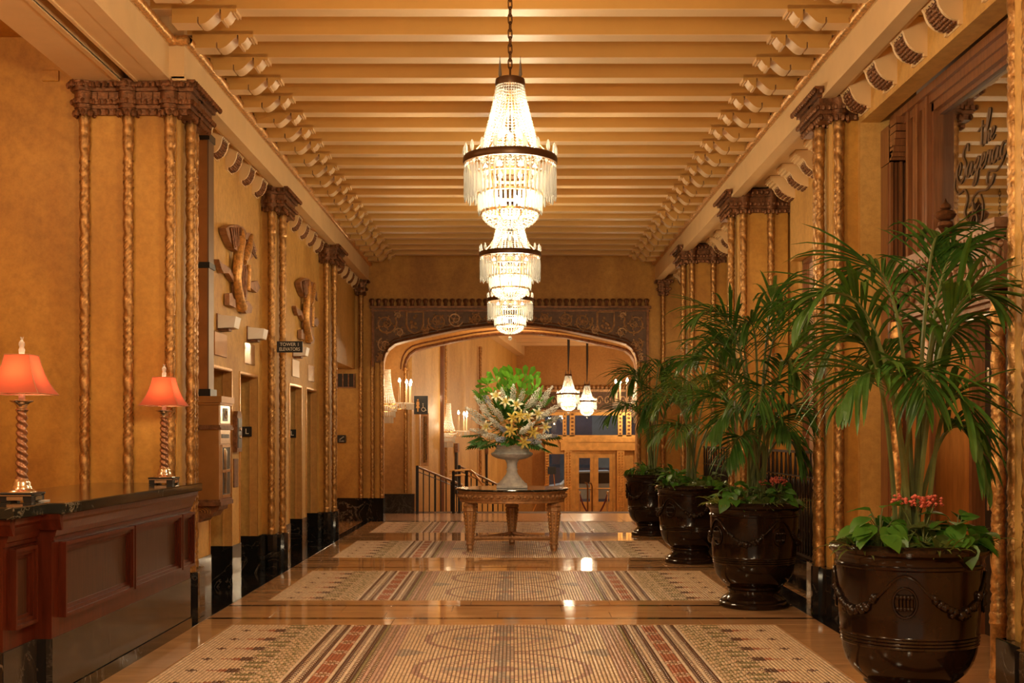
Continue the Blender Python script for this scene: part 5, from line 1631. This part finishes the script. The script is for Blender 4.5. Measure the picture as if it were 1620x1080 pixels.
# outer jamb boards facing the camera, with upright mouldings
m.box(3.022, 3.26, 9.66, 9.84, 0, 3.695)
for i, (x, d_) in enumerate(((3.03,0.05),(3.065,0.03),(3.10,0.06),(3.15,0.025),(3.185,0.05),(3.225,0.03))): m.box(x, x+0.022, 9.66-d_, 9.67, 0, 3.72)
put(m, 'jamb_moulding', M['oak'], w1)
m = MB()
cp = [(3.02,3.98),(3.27,3.98),(3.27,3.70)] + [(3.27-0.25*math.sin(PI/2*i/8), 3.95-0.25*math.cos(PI/2*i/8)) for i in range(9)]
m.prism([(3.02,4.0),(3.30,4.0),(3.30,3.70),(3.02,3.70)], 'y', 9.60, 9.84)
for i in range(8):
    f = i/7; yy = 9.60-0.16*math.sin(f*PI/2); zz = 3.70+0.27*(1-math.cos(f*PI/2))
    m.box(3.02, 3.27, yy, 9.62, zz, zz+0.05)
put(m, 'curved_corbel', M['oak'], w1)
m = MB()   # post and head of the frame
def post(y0, y1):
    m.box(3.10, 3.24, y0, y1, 2.86, 4.08)
    for k_ in range(5):
        yy = y0+(y1-y0)*(0.08+0.2*k_); m.box(3.10-(0.035 if k_ % 2 == 0 else 0.018), 3.12, yy, yy+0.05, 2.86, 4.06)
post(8.83, 9.36); post(6.35, 6.55)
m.box(3.08, 3.24, 6.3, 9.7, 3.96, 4.08); m.box(3.05, 3.12, 6.3, 9.7, 4.02, 4.08); m.box(3.10, 3.2, 6.3, 9.4, 3.90, 3.96); m.box(3.14, 3.22, 6.3, 9.4, 3.87, 3.90)
m.box(3.10, 3.24, 6.3, 9.36, 2.80, 2.90)
put(m, 'window_frame', M['oak'], w1)
m = MB(); m.box(3.165, 3.171, 6.5, 8.86, 2.88, 3.90); put(m, 'pane', M['glass'], w1)
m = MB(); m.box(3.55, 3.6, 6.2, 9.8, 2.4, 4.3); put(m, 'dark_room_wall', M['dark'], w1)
# script lettering on the glass: The Sazerac, with its flourish
def strokes(lines, r, name, parent, org, sx, sz, mat, slant=0.3):
    m = MB()
    for ln in lines:
        # Catmull-Rom through the points
        p = [Vector((a, b_)) for a, b_ in ln]; out = []
        for i in range(len(p)-1):
            p0, p1, p2, p3 = p[max(0,i-1)], p[i], p[i+1], p[min(len(p)-1,i+2)]
            for s_ in range(5):
                f = s_/5; out.append(0.5*((2*p1)+(p2-p0)*f+(2*p0-5*p1+4*p2-p3)*f*f+(3*p1-p0-3*p2+p3)*f**3))
        out.append(p[-1])
        n = len(out)
        m.tube([(org[0], org[1]-(q.x+slant*q.y)*sx, org[2]+q.y*sz) for q in out], [r*(0.7+0.5*math.sin(PI*(i+1)/(n+1))) for i in range(n)], 4)
    return put(m, name, mat, parent, smooth=60)
def shift(l, dx, dy=0, s=1.0): return [(a*s+dx, b_*s+dy) for a, b_ in l]
LA = [(0.30,0.28),(0.16,0.34),(0.03,0.20),(0.06,0.03),(0.20,0.05),(0.30,0.30),(0.27,0.08),(0.36,0.02),(0.44,0.12)]
LZ = [(0.0,0.24),(0.12,0.34),(0.26,0.30),(0.10,0.06),(0.24,0.02),(0.20,-0.22),(0.04,-0.26),(0.12,-0.08),(0.36,0.10)]
LE = [(0.0,0.10),(0.20,0.20),(0.24,0.32),(0.12,0.34),(0.05,0.14),(0.14,0.02),(0.32,0.10)]
LR = [(0.0,0.06),(0.10,0.34),(0.14,0.28),(0.26,0.30),(0.22,0.08),(0.30,0.02),(0.40,0.12)]
LC = [(0.28,0.28),(0.15,0.34),(0.03,0.18),(0.10,0.02),(0.26,0.06),(0.36,0.18)]
LS = [(0.42,0.62),(0.36,0.80),(0.18,0.74),(0.14,0.56),(0.34,0.36),(0.36,0.12),(0.16,-0.04),(-0.06,0.06),(-0.16,0.30),(-0.04,0.46),(0.06,0.34),(-0.02,0.16)]
saz = [LS, shift(LA,0.44), shift(LZ,0.86), shift(LA,1.20), ]
saz = [LS, shift(LA,0.44), shift(LZ,0.88), shift(LE,1.22), shift(LR,1.52), shift(LA,1.88), shift(LC,2.30)]
the = [shift(l_, 0.25, -0.22, 0.9) for l_ in [[(0.95,1.50),(1.02,1.05),(1.05,0.86),(1.15,0.86)], [(0.72,1.28),(1.0,1.34),(1.25,1.30)], [(1.2,0.86),(1.36,1.30),(1.42,1.62),(1.30,1.62),(1.28,0.86),(1.38,1.12),(1.48,1.06),(1.46,0.88),(1.56,0.90)], shift(LE,1.56,0.84,0.9)]]
flo = [[(-0.16,0.30),(-0.24,-0.05),(0.0,-0.30),(0.40,-0.28),(0.62,-0.55),(0.50,-0.86),(0.72,-1.10),(1.0,-0.96),(0.92,-0.70),(0.70,-0.80)],
       [(2.60,0.18),(2.45,-0.10),(2.15,-0.22),(1.75,-0.15),(1.70,-0.42),(1.95,-0.48),(2.05,-0.28),(1.75,-0.55),(1.20,-0.50),(0.90,-0.66),(1.10,-0.95),(1.36,-0.85)],
       [(1.36,-0.60),(1.55,-0.90),(1.50,-1.30),(1.15,-1.55),(0.90,-1.35),(0.98,-1.05),(1.22,-1.08),(1.26,-1.30),(1.08,-1.34)]]
strokes(saz, 0.0075, 'script_lettering', w1, (3.160, 8.50, 3.30), 0.31, 0.29, M['decal'] if 'decal' in M else M.setdefault('decal', simple('brown_lettering', (0.16,0.09,0.04), 0.5)), 0.25)
strokes(the, 0.006, 'script_lettering', w1, (3.160, 8.50, 3.30), 0.31, 0.29, M['decal'], 0.25)
strokes(flo, 0.0065, 'script_flourish', w1, (3.160, 8.50, 3.30), 0.31, 0.27, M['decal'], 0.15)

# door below: recessed, with a carved hood over it
d5 = struct(empty('door_5', (3.3, 8.45, 0)))
m = MB(); m.box(3.12, 3.26, 9.18, 9.50, 0, 2.45); m.box(3.26, 3.62, 9.20, 9.3, 0, 2.42); put(m, 'side_lining', M['oaklight'], d5)
m = MB()
for x0, x1 in ((3.19,3.225),(3.50,3.60)): m.box(x0, x1, 9.14, 9.21, 0, 2.40)
m.box(3.2, 3.6, 9.15, 9.21, 2.25, 2.33); m.box(3.2,3.6,9.15,9.21,0.1,0.25)
put(m, 'panel_frame', M['oak'], d5)
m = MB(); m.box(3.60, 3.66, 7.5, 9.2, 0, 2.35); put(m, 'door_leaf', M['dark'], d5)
m = MB()
for z0, z1 in ((0.95,1.15),(1.85,2.02)): m.tube([(3.57, 9.0, z0),(3.57, 9.0, z1)], 0.012, 6)
put(m, 'door_handle', M['steel'], d5)
m = MB(); m.box(3.12, 3.75, 7.4, 9.4, 2.36, 2.42); m.box(3.12,3.75,7.4,7.5,0,2.4); m.box(3.1,3.75,6.3,7.45,0,2.85); m.box(3.1,3.3,9.4,9.7,0,2.9)
put(m, 'door_surround', M['oak'], d5)
t = thing('carved_door_hood', 'carved gilt door hood with a finial above the right doorway', 'door hood', (3.1, 8.45, 2.4))
m = MB()
m.box(2.98, 3.14, 7.42, 9.42, 2.80, 2.86); m.box(3.0, 3.14, 7.45, 9.4, 2.74, 2.80); m.box(3.05, 3.14, 7.45, 9.4, 2.44, 2.75)
for i, (z0, z1, x0) in enumerate(((2.40,2.44,3.00),(2.365,2.40,3.03),(2.33,2.365,3.06),(2.30,2.33,3.09))): m.box(x0, 3.14, 7.5, 9.36, z0, z1)
put(m, 'hood_board', M['carvedpink'] if 'carvedpink' in M else M.setdefault('carvedpink', simple('carved_oak_gilt', (0.30,0.155,0.075), 0.42, 0.2, var=0.3, vscale=14, bmp=0.3, bscale=60)), t)
for i in range(32): at(MB().box(-0.02, 0.02, -0.018, 0.018, -0.022, 0.022).build('dentil', M['carvedpink']), t, (2.985, 7.48+0.061*i, 2.772))
m = MB()
def sp2(cy, cz, r, turns, a0, dr):
    n = int(16*turns); pts = []; rs = []
    for i in range(n+1):
        f = i/n; a = a0+dr*2*PI*turns*f; rr = r*(1-0.82*f); pts.append((3.035, cy+rr*math.cos(a), cz+rr*math.sin(a))); rs.append(0.022*(1-0.4*f))
    m.tube(pts, rs, 6)
    for i in range(1, n, 3):
        f = i/n; a = a0+dr*2*PI*turns*f; rr = r*(1-0.82*f)+0.035; m.ball((3.04, cy+rr*math.cos(a), cz+rr*math.sin(a)), 0.022, 5, 4)
for s in (-1, 1):
    sp2(8.45+s*0.72, 2.60, 0.13, 1.7, 0.3, s); sp2(8.45+s*0.42, 2.59, 0.13, 1.6, 2.5, -s); sp2(8.45+s*0.16, 2.60, 0.11, 1.4, 0.3, s); sp2(8.45+s*0.90, 2.66, 0.07, 1.3, 1, -s)
m.tube([(3.02, 7.5, 2.455), (3.02, 9.36, 2.455)], 0.026, 8)
put(m, 'acanthus_carving', M['carvedpink'], t, smooth=60)
m = MB(); m.prism([(8.33,2.86),(8.57,2.86),(8.53,2.93),(8.47,2.97),(8.43,2.97),(8.37,2.93)], 'x', 2.99, 3.12)
m.lathe([(0.03,2.96),(0.055,2.985),(0.05,3.01),(0.03,3.02),(0.06,3.035),(0.075,3.06),(0.06,3.085),(0.025,3.095),(0.04,3.11),(0.035,3.13),(0.012,3.15),(0.002,3.18)], 12, (3.05, 8.45, 0))
put(m, 'finial', M['bronze'], t, smooth=50)
m = MB(); m.box(2.98,3.12,7.40,7.52,2.42,2.60); m.tube([(2.985,7.46+0.06*math.cos(a)*f,2.54+0.06*math.sin(a)*f) for a, f in [(i*0.5, 1-i/22) for i in range(18)]], 0.014, 5); put(m, 'end_scroll', M['carvedpink'], t, smooth=50)
CD = column_mesh(0.41, 2.40, 0.040)
for Y, lb in ((7.46, 'slender rope-twist column right of the doorway'), (9.42, 'slender rope-twist column left of the doorway, behind the palm')):
    t = thing('door_column', lb, 'column', (3.02, Y, 0))
    at(link('twisted_column', CD), t, (3.02, Y, 0))
    m = MB(); m.lathe([(0.055,0.0),(0.055,0.05),(0.048,0.06),(0.048,0.33),(0.056,0.345),(0.050,0.37),(0.056,0.395),(0.046,0.42)], 12, (3.02, Y, 0)); put(m, 'base', M['gilt'], t, smooth=40)

# ---- wrought-iron railings in the right bays
def loop_bar():
    m = MB()
    m.tube([(0,0,0.0),(0,0,0.55)], 0.010, 5)
    pts = [(0, 0.0, 0.55)]
    for i in range(17):
        a = PI*i/8-PI/2; pts.append((0, 0.032*math.cos(a)*1.0, 0.66+0.10*math.sin(a)))
    m.tube(pts, 0.008, 5)
    return m.mesh('scroll_bar', M['iron'], smooth=50)
def plain_bar():
    m = MB(); m.tube([(0,0,0),(0,0,1.02)], 0.011, 5)
    for s in (-1, 1):
        pts = [(0, s*0.012, 0.98)]
        for i in range(11):
            a = PI*i/10; pts.append((0, s*(0.035-0.02*math.cos(a)), 0.88+0.09*math.cos(a)))
        m.tube(pts, 0.007, 4)
        pts = [(0, s*0.05*math.sin(PI*i/10), 0.18+0.34*i/10) for i in range(11)]
        m.tube(pts, 0.007, 4)
    return m.mesh('scroll_bar', M['iron'], smooth=50)
B1, B2 = loop_bar(), plain_bar()
for q0, q1, lb in ((10.6, 13.98, 'black wrought-iron railing behind the second planter'), (14.7, 17.98, 'black wrought-iron railing behind the third planter')):
    t = thing('iron_railing', lb, 'railing', (2.88, q0, 0.30), 'iron railings of the right bays')
    m = MB(); m.box(-0.025, 0.025, 0, q1-q0, 1.04, 1.065); m.box(-0.018, 0.018, 0, q1-q0, 0.80, 0.815); m.box(-0.02, 0.02, 0, q1-q0, 0.02, 0.045)
    m.build('rails', M['iron'], t)
    n = int((q1-q0)/0.105)
    for i in range(n+1): link('scroll_bar', B2 if i % 2 else B1, t, (0, 0.03+0.105*i, 0.02))

# ================================================================== BEYOND THE ARCH
t = thing('restroom_sign', 'black sign with an orange woman symbol and a wheelchair symbol', 'sign', P(666, 640.5, 23.5))
MB().bbox(-0.135, 0.135, -0.012, 0.012, -0.18, 0.18, 0.003).build('board', M['blk'], t)
MB().box(-0.165, -0.12, 0.0, 0.02, -0.05, 0.05).build('arm', M['brass'], t)
m = MB()
m.lathe([(0.001,-0.02),(0.016,-0.01),(0.016,0.012),(0.001,0.022)], 10, (-0.06, -0.014, 0.098), sy=0.3)
m.prism([(-0.085,0.07),(-0.035,0.07),(-0.028,0.01),(-0.04,0.0),(-0.022,-0.06),(-0.048,-0.06),(-0.048,-0.13),(-0.072,-0.13),(-0.072,-0.06),(-0.098,-0.06),(-0.08,0.0),(-0.092,0.01)], 'y', -0.018, -0.012)
m.build('woman_symbol', M['orange'], t)
m = MB()
m.tube([(0.05+0.038*math.cos(a), -0.016, -0.085+0.038*math.sin(a)) for a in [PI*0.6+i*0.4 for i in range(13)]], 0.006, 4)
m.tube([(0.04,-0.016,0.0),(0.045,-0.016,-0.055),(0.075,-0.016,-0.055),(0.095,-0.016,-0.105),(0.108,-0.016,-0.10)], 0.007, 4); m.ball((0.04,-0.016,0.022), 0.012, 8, 5)
m.build('wheelchair_symbol', M['letters'], t)
t = thing('wall_mirror', 'tall narrow framed mirror on the wall below the restroom sign', 'mirror', P(672, 695, 24.9))
m = MB(); m.box(-0.08, 0.08, -0.01, 0.02, -0.55, 0.55); m.build('frame', M['carvedgold'], t)
m = MB(); m.box(-0.045, 0.045, -0.016, -0.011, -0.48, 0.48); m.build('glass', M['mirror'], t)
o = MB().bbox(-2.52, -2.50, 22.95, 23.2, 1.42, 1.92, 0.004).build('wall_panel', M['blk']); tag(o, 'slim black wall panel below the left sconce', 'panel')
# stair rails
def stair_rail(a, b_, n, label, post_h=0.92, brass=False):
    t = thing('stair_rail', label, 'railing', a, 'black stair rails beyond the arch')
    A, B = Vector(a), Vector(b_); d = B-A
    MB().tube([(0,0,post_h), (d.x,d.y,d.z+post_h)], 0.026, 8).build('handrail', M['bronzedark'] if 'bronzedark' in M else M.setdefault('bronzedark', simple('dark_brass_rail', (0.20,0.11,0.05), 0.3, 0.8)), t, smooth=50)
    MB().tube([(0,0,post_h-0.09), (d.x,d.y,d.z+post_h-0.09)], 0.010, 5).build('lower_rail', M['iron'], t)
    m = MB(); m.box(-0.028, 0.028, -0.028, 0.028, -0.6 if d.z < -0.1 else 0, post_h+0.02); m.build('newel_post', M['iron'], t)
    for i in range(1, n+1):
        p = d*(i/n); wv = 0.020 if i % 3 == 0 else 0.011
        m = MB(); m.box(p.x-wv, p.x+wv, p.y-wv, p.y+wv, p.z-0.35, p.z+post_h-0.01); m.build('baluster', M['iron'], t)
stair_rail((-1.85, 23.45, 0.0), (-1.12, 26.6, -0.48), 8, 'black stair rail descending left of the table')
stair_rail((-1.05, 23.9, 0.0), (-0.10, 27.3, -0.62), 9, 'black stair rail partly hidden behind the urn')
t = thing('brass_handrail', 'double brass handrail at the head of the stairs behind the table', 'railing', (-1.05, 23.6, 0))
m = MB()
m.tube([(-0.18,0,0.83),(0.22,0,0.86),(0.28,0.25,0.80),(0.50,1.5,0.42)], 0.022, 7); m.tube([(-0.18,0.0,0.74),(0.18,0,0.76),(0.24,0.25,0.70)], 0.018, 7)
m.build('rails', M['brass'], t, smooth=50)
for x in (-0.10, 0.16): MB().tube([(x,0,0),(x,0,0.84)], 0.030, 8).build('post', M['iron'], t, smooth=50)
# narrow dark niches on the hall wall
for k_, (px, Y, y0, y1, wp) in enumerate(((729, 30.0, 715, 780, 9), (767, 36.0, 718, 790, 7))):
    X = hallx(Y)
    o = struct(MB().box(X-0.02, X+0.04, Y-0.35, Y+0.35, PZ(y1, Y), PZ(y0, Y)).build('window_%d' % (5+k_), M['dark']))
    MB().box(X-0.02, X+0.06, Y-0.42, Y+0.42, PZ(y0, Y), PZ(y0-14, Y)).build('lintel', M['bronze'], o)
# bronze entrance
d6 = struct(empty('door_6', (PX(938, YB), YB, -1.3)))
def ex(px): return PX(px, YB)
def ez(py): return PZ(py, YB)
m = MB()
m.box(ex(886), ex(1006), YB-0.55, YB+0.2, ez(712), ez(698)); m.box(ex(884), ex(1008), YB-0.62, YB+0.2, ez(699), ez(692)); m.box(ex(860), ex(1014), YB-0.2, YB+0.2, ez(693), ez(688))
put(m, 'cornice', M['entrance'] if 'entrance' in M else M.setdefault('entrance', simple('golden_bronze', (0.62,0.31,0.08), 0.35, 0.55, var=0.2, vscale=5)), d6)
for p0, p1 in ((892, 904), (974, 986), (1002, 1010), (862, 868)):
    m = MB(); m.box(ex(p0), ex(p1), YB-0.50, YB-0.1, -1.3, ez(712)); o = put(m, 'pier', M['entrance'], d6)
    for k_ in range(24): 
        m2 = MB(); 
    m = MB()
    for k_ in range(22):
        for s in (0.3, 0.7): m.ball((ex(p0+(p1-p0)*s), YB-0.51, -1.2+0.1*k_), 0.03, 5, 4)
    stuff(put(m, 'studs', M['brass'], o))
for p0, p1 in ((890, 896), (901, 909), (977, 984), (990, 998)):
    m = MB(); m.box(ex(p0), ex(p1), YB-0.2, YB+0.05, ez(690), ez(652)); o = put(m, 'mullion', M['entrance'], d6)
    m = MB()
    for k_ in range(6): m.box(ex(p0+2), ex(p1-2), YB-0.23, YB-0.19, ez(687-6*k_), ez(684-6*k_))
    put(m, 'rosettes', M['bronze'], o)
for p0, p1, y0, y1, nm in ((868, 890, 655, 690, 'transom_pane'), (909, 977, 652, 691, 'transom_pane'), (998, 1012, 655, 690, 'transom_pane'), (868, 886, 718, 790, 'side_pane')):
    m = MB(); m.box(ex(p0), ex(p1), YB-0.02, YB, ez(y1), ez(y0)); put(m, nm, M['glass2'], d6)
m = MB(); m.box(ex(862), ex(1012), YB-0.12, YB+0.02, ez(657), ez(648)); m.box(ex(862), ex(892), YB-0.1, YB+0.02, ez(718), ez(690)); m.box(ex(862), ex(892), YB-0.1, YB+0.02, -1.3, ez(790)); m.box(ex(986), ex(1004), YB-0.1, YB+0.02, -1.3, ez(712))
m.box(ex(904.5), ex(909.8), YB-0.24, YB, -1.3, ez(713)); m.box(ex(969.2), ex(973.5), YB-0.24, YB, -1.3, ez(713)); m.box(ex(904.2), ex(973.8), YB-0.26, YB, ez(716), ez(711.5)); m.box(ex(938.6), ex(940.4), YB-0.22, YB-0.10, -1.3, ez(716))
put(m, 'entrance_frame', M['entrance'], d6)
for p0, p1 in ((910, 938.5), (940.5, 969)):
    m = MB(); x0, x1 = ex(p0), ex(p1)
    m.box(x0, x0+0.13, YB-0.2, YB-0.12, -1.3, ez(716)); m.box(x1-0.13, x1, YB-0.2, YB-0.12, -1.3, ez(716))
    m.box(x0+0.13, x1-0.13, YB-0.195, YB-0.12, ez(724), ez(716)); m.box(x0+0.13, x1-0.13, YB-0.195, YB-0.12, -1.3, ez(793))
    o = put(m, 'door_leaf', M['entrance'], d6)
    m = MB(); m.box(x0+0.12, x1-0.12, YB-0.165, YB-0.155, ez(794), ez(723)); put(m, 'pane', M['glass2'], o)
    m = MB(); m.tube([(x0+0.08,YB-0.25,ez(772)),(x1-0.08,YB-0.25,ez(772))], 0.022, 6); put(m, 'push_bar', M['brass'], o)
# carved frieze above the entrance
t = thing('entrance_frieze', 'dark carved frieze above the bronze entrance', 'frieze', (ex(930), YB-0.1, 2.8))
m = MB(); m.box(ex(842), ex(1014), YB-0.12, YB+0.05, ez(652), ez(612)); put(m, 'panel', M['frieze'], t)
m = MB()
for k_ in range(26): m.ball((ex(845+6.7*k_), YB-0.13, ez(613)), 0.09, 6, 4, 1.0)
m.box(ex(842), ex(1014), YB-0.18, YB, ez(620), ez(616)); m.box(ex(842), ex(1014), YB-0.18, YB, ez(652), ez(648))
for k_ in range(14):
    cx = ex(852+12*k_); m.tube([(cx+0.13*math.cos(i*0.6)*(1-i/14), YB-0.13, ez(634)+0.20*math.sin(i*0.6)*(1-i/14)) for i in range(13)], 0.03, 5)
put(m, 'relief', M['carving'], t, smooth=60)
# stanchions with a rope
for px, lb in ((917, 'left brass stanchion before the entrance doors'), (961, 'right brass stanchion before the entrance doors')):
    Y = 40.0; z0 = -1.3
    t = thing('stanchion', lb, 'stanchion', (PX(px, Y), Y, z0), 'stanchions before the entrance')
    MB().lathe([(0.17,0),(0.17,0.02),(0.05,0.05),(0.03,0.06)], 16).build('foot', M['steel'], t, smooth=40)
    MB().lathe([(0.03,0.05),(0.03,0.93),(0.045,0.94),(0.045,0.98),(0.02,1.0),(0.0,1.0)], 12).build('post', M['steel'], t, smooth=40)
t = tag(MB().tube([(PX(917,40)+ (PX(961,40)-PX(917,40))*f, 40.0, -0.40-0.75*math.sin(PI*f)**0.8) for f in [i/16 for i in range(17)]], 0.030, 6).build('velvet_rope', simple('maroon_velvet', (0.10,0.012,0.014), 0.8)), 'dark red rope hanging between the two stanchions', 'rope')
t = thing('sign_stand', 'black square sign on a gold stand left of the entrance', 'sign stand', P(873, 745, 38.0) + Vector((0,0,-1.0)))
zz = t.location.z
MB().box(-0.13, 0.13, -0.03, 0.03, 0.9, 1.14).build('board', M['blk'], t)
for s in (-1, 1): MB().tube([(s*0.06,0,0.92),(s*0.5-0.3,0,-1.3-zz)], 0.015, 5).build('leg', M['brass'], t)
t = tag(empty('grab_handles', (PX(932, 41), 41.0, -1.3)), 'dark brass double post standing between the stanchions', 'post')
for x, h in ((-0.05, 1.22), (0.10, 1.22)):
    m = MB(); m.tube([(x,0,0),(x,0,h-0.1),(x-0.03,0,h),(x-0.10,0,h+0.02)], 0.03, 6); m.build('post', M['bronzedark'], t, smooth=50)
# the street outside: dark night facade and a white car
struct(MB().box(-3, 9, 54.0, 54.2, -1.5, 5).build('wall_street', simple('night_facade', (0.055,0.06,0.075), 0.8, var=0.5, vscale=1.2)))
t = thing('parked_car', 'white car outside behind the entrance doors', 'car', (3.2, 48.5, -1.3))
m = MB(); sec = [(-2.1,0.35),(-2.1,0.75),(-1.2,0.92),(-0.7,1.42),(0.7,1.45),(1.35,0.95),(2.1,0.85),(2.15,0.35)]
m.prism(sec, 'y', -0.85, 0.85); m.build('body', M['white'], t)
m = MB(); m.prism([(-1.1,0.95),(-0.68,1.36),(0.0,1.38),(0.0,0.95)], 'y', -0.86, 0.86); m.prism([(0.06,0.95),(0.06,1.38),(0.66,1.38),(1.2,0.97)], 'y', -0.86, 0.86); m.build('windows', M['blk'], t)
for x in (-1.3, 1.35): MB().lathe([(0.0,-0.1),(0.33,-0.1),(0.33,0.1),(0.0,0.1)], 18, cap=False).xf(Matrix.Translation((x,-0.8,0.33)) @ Matrix.Rotation(PI/2,4,'X')).build('wheel', M['blk'], t)
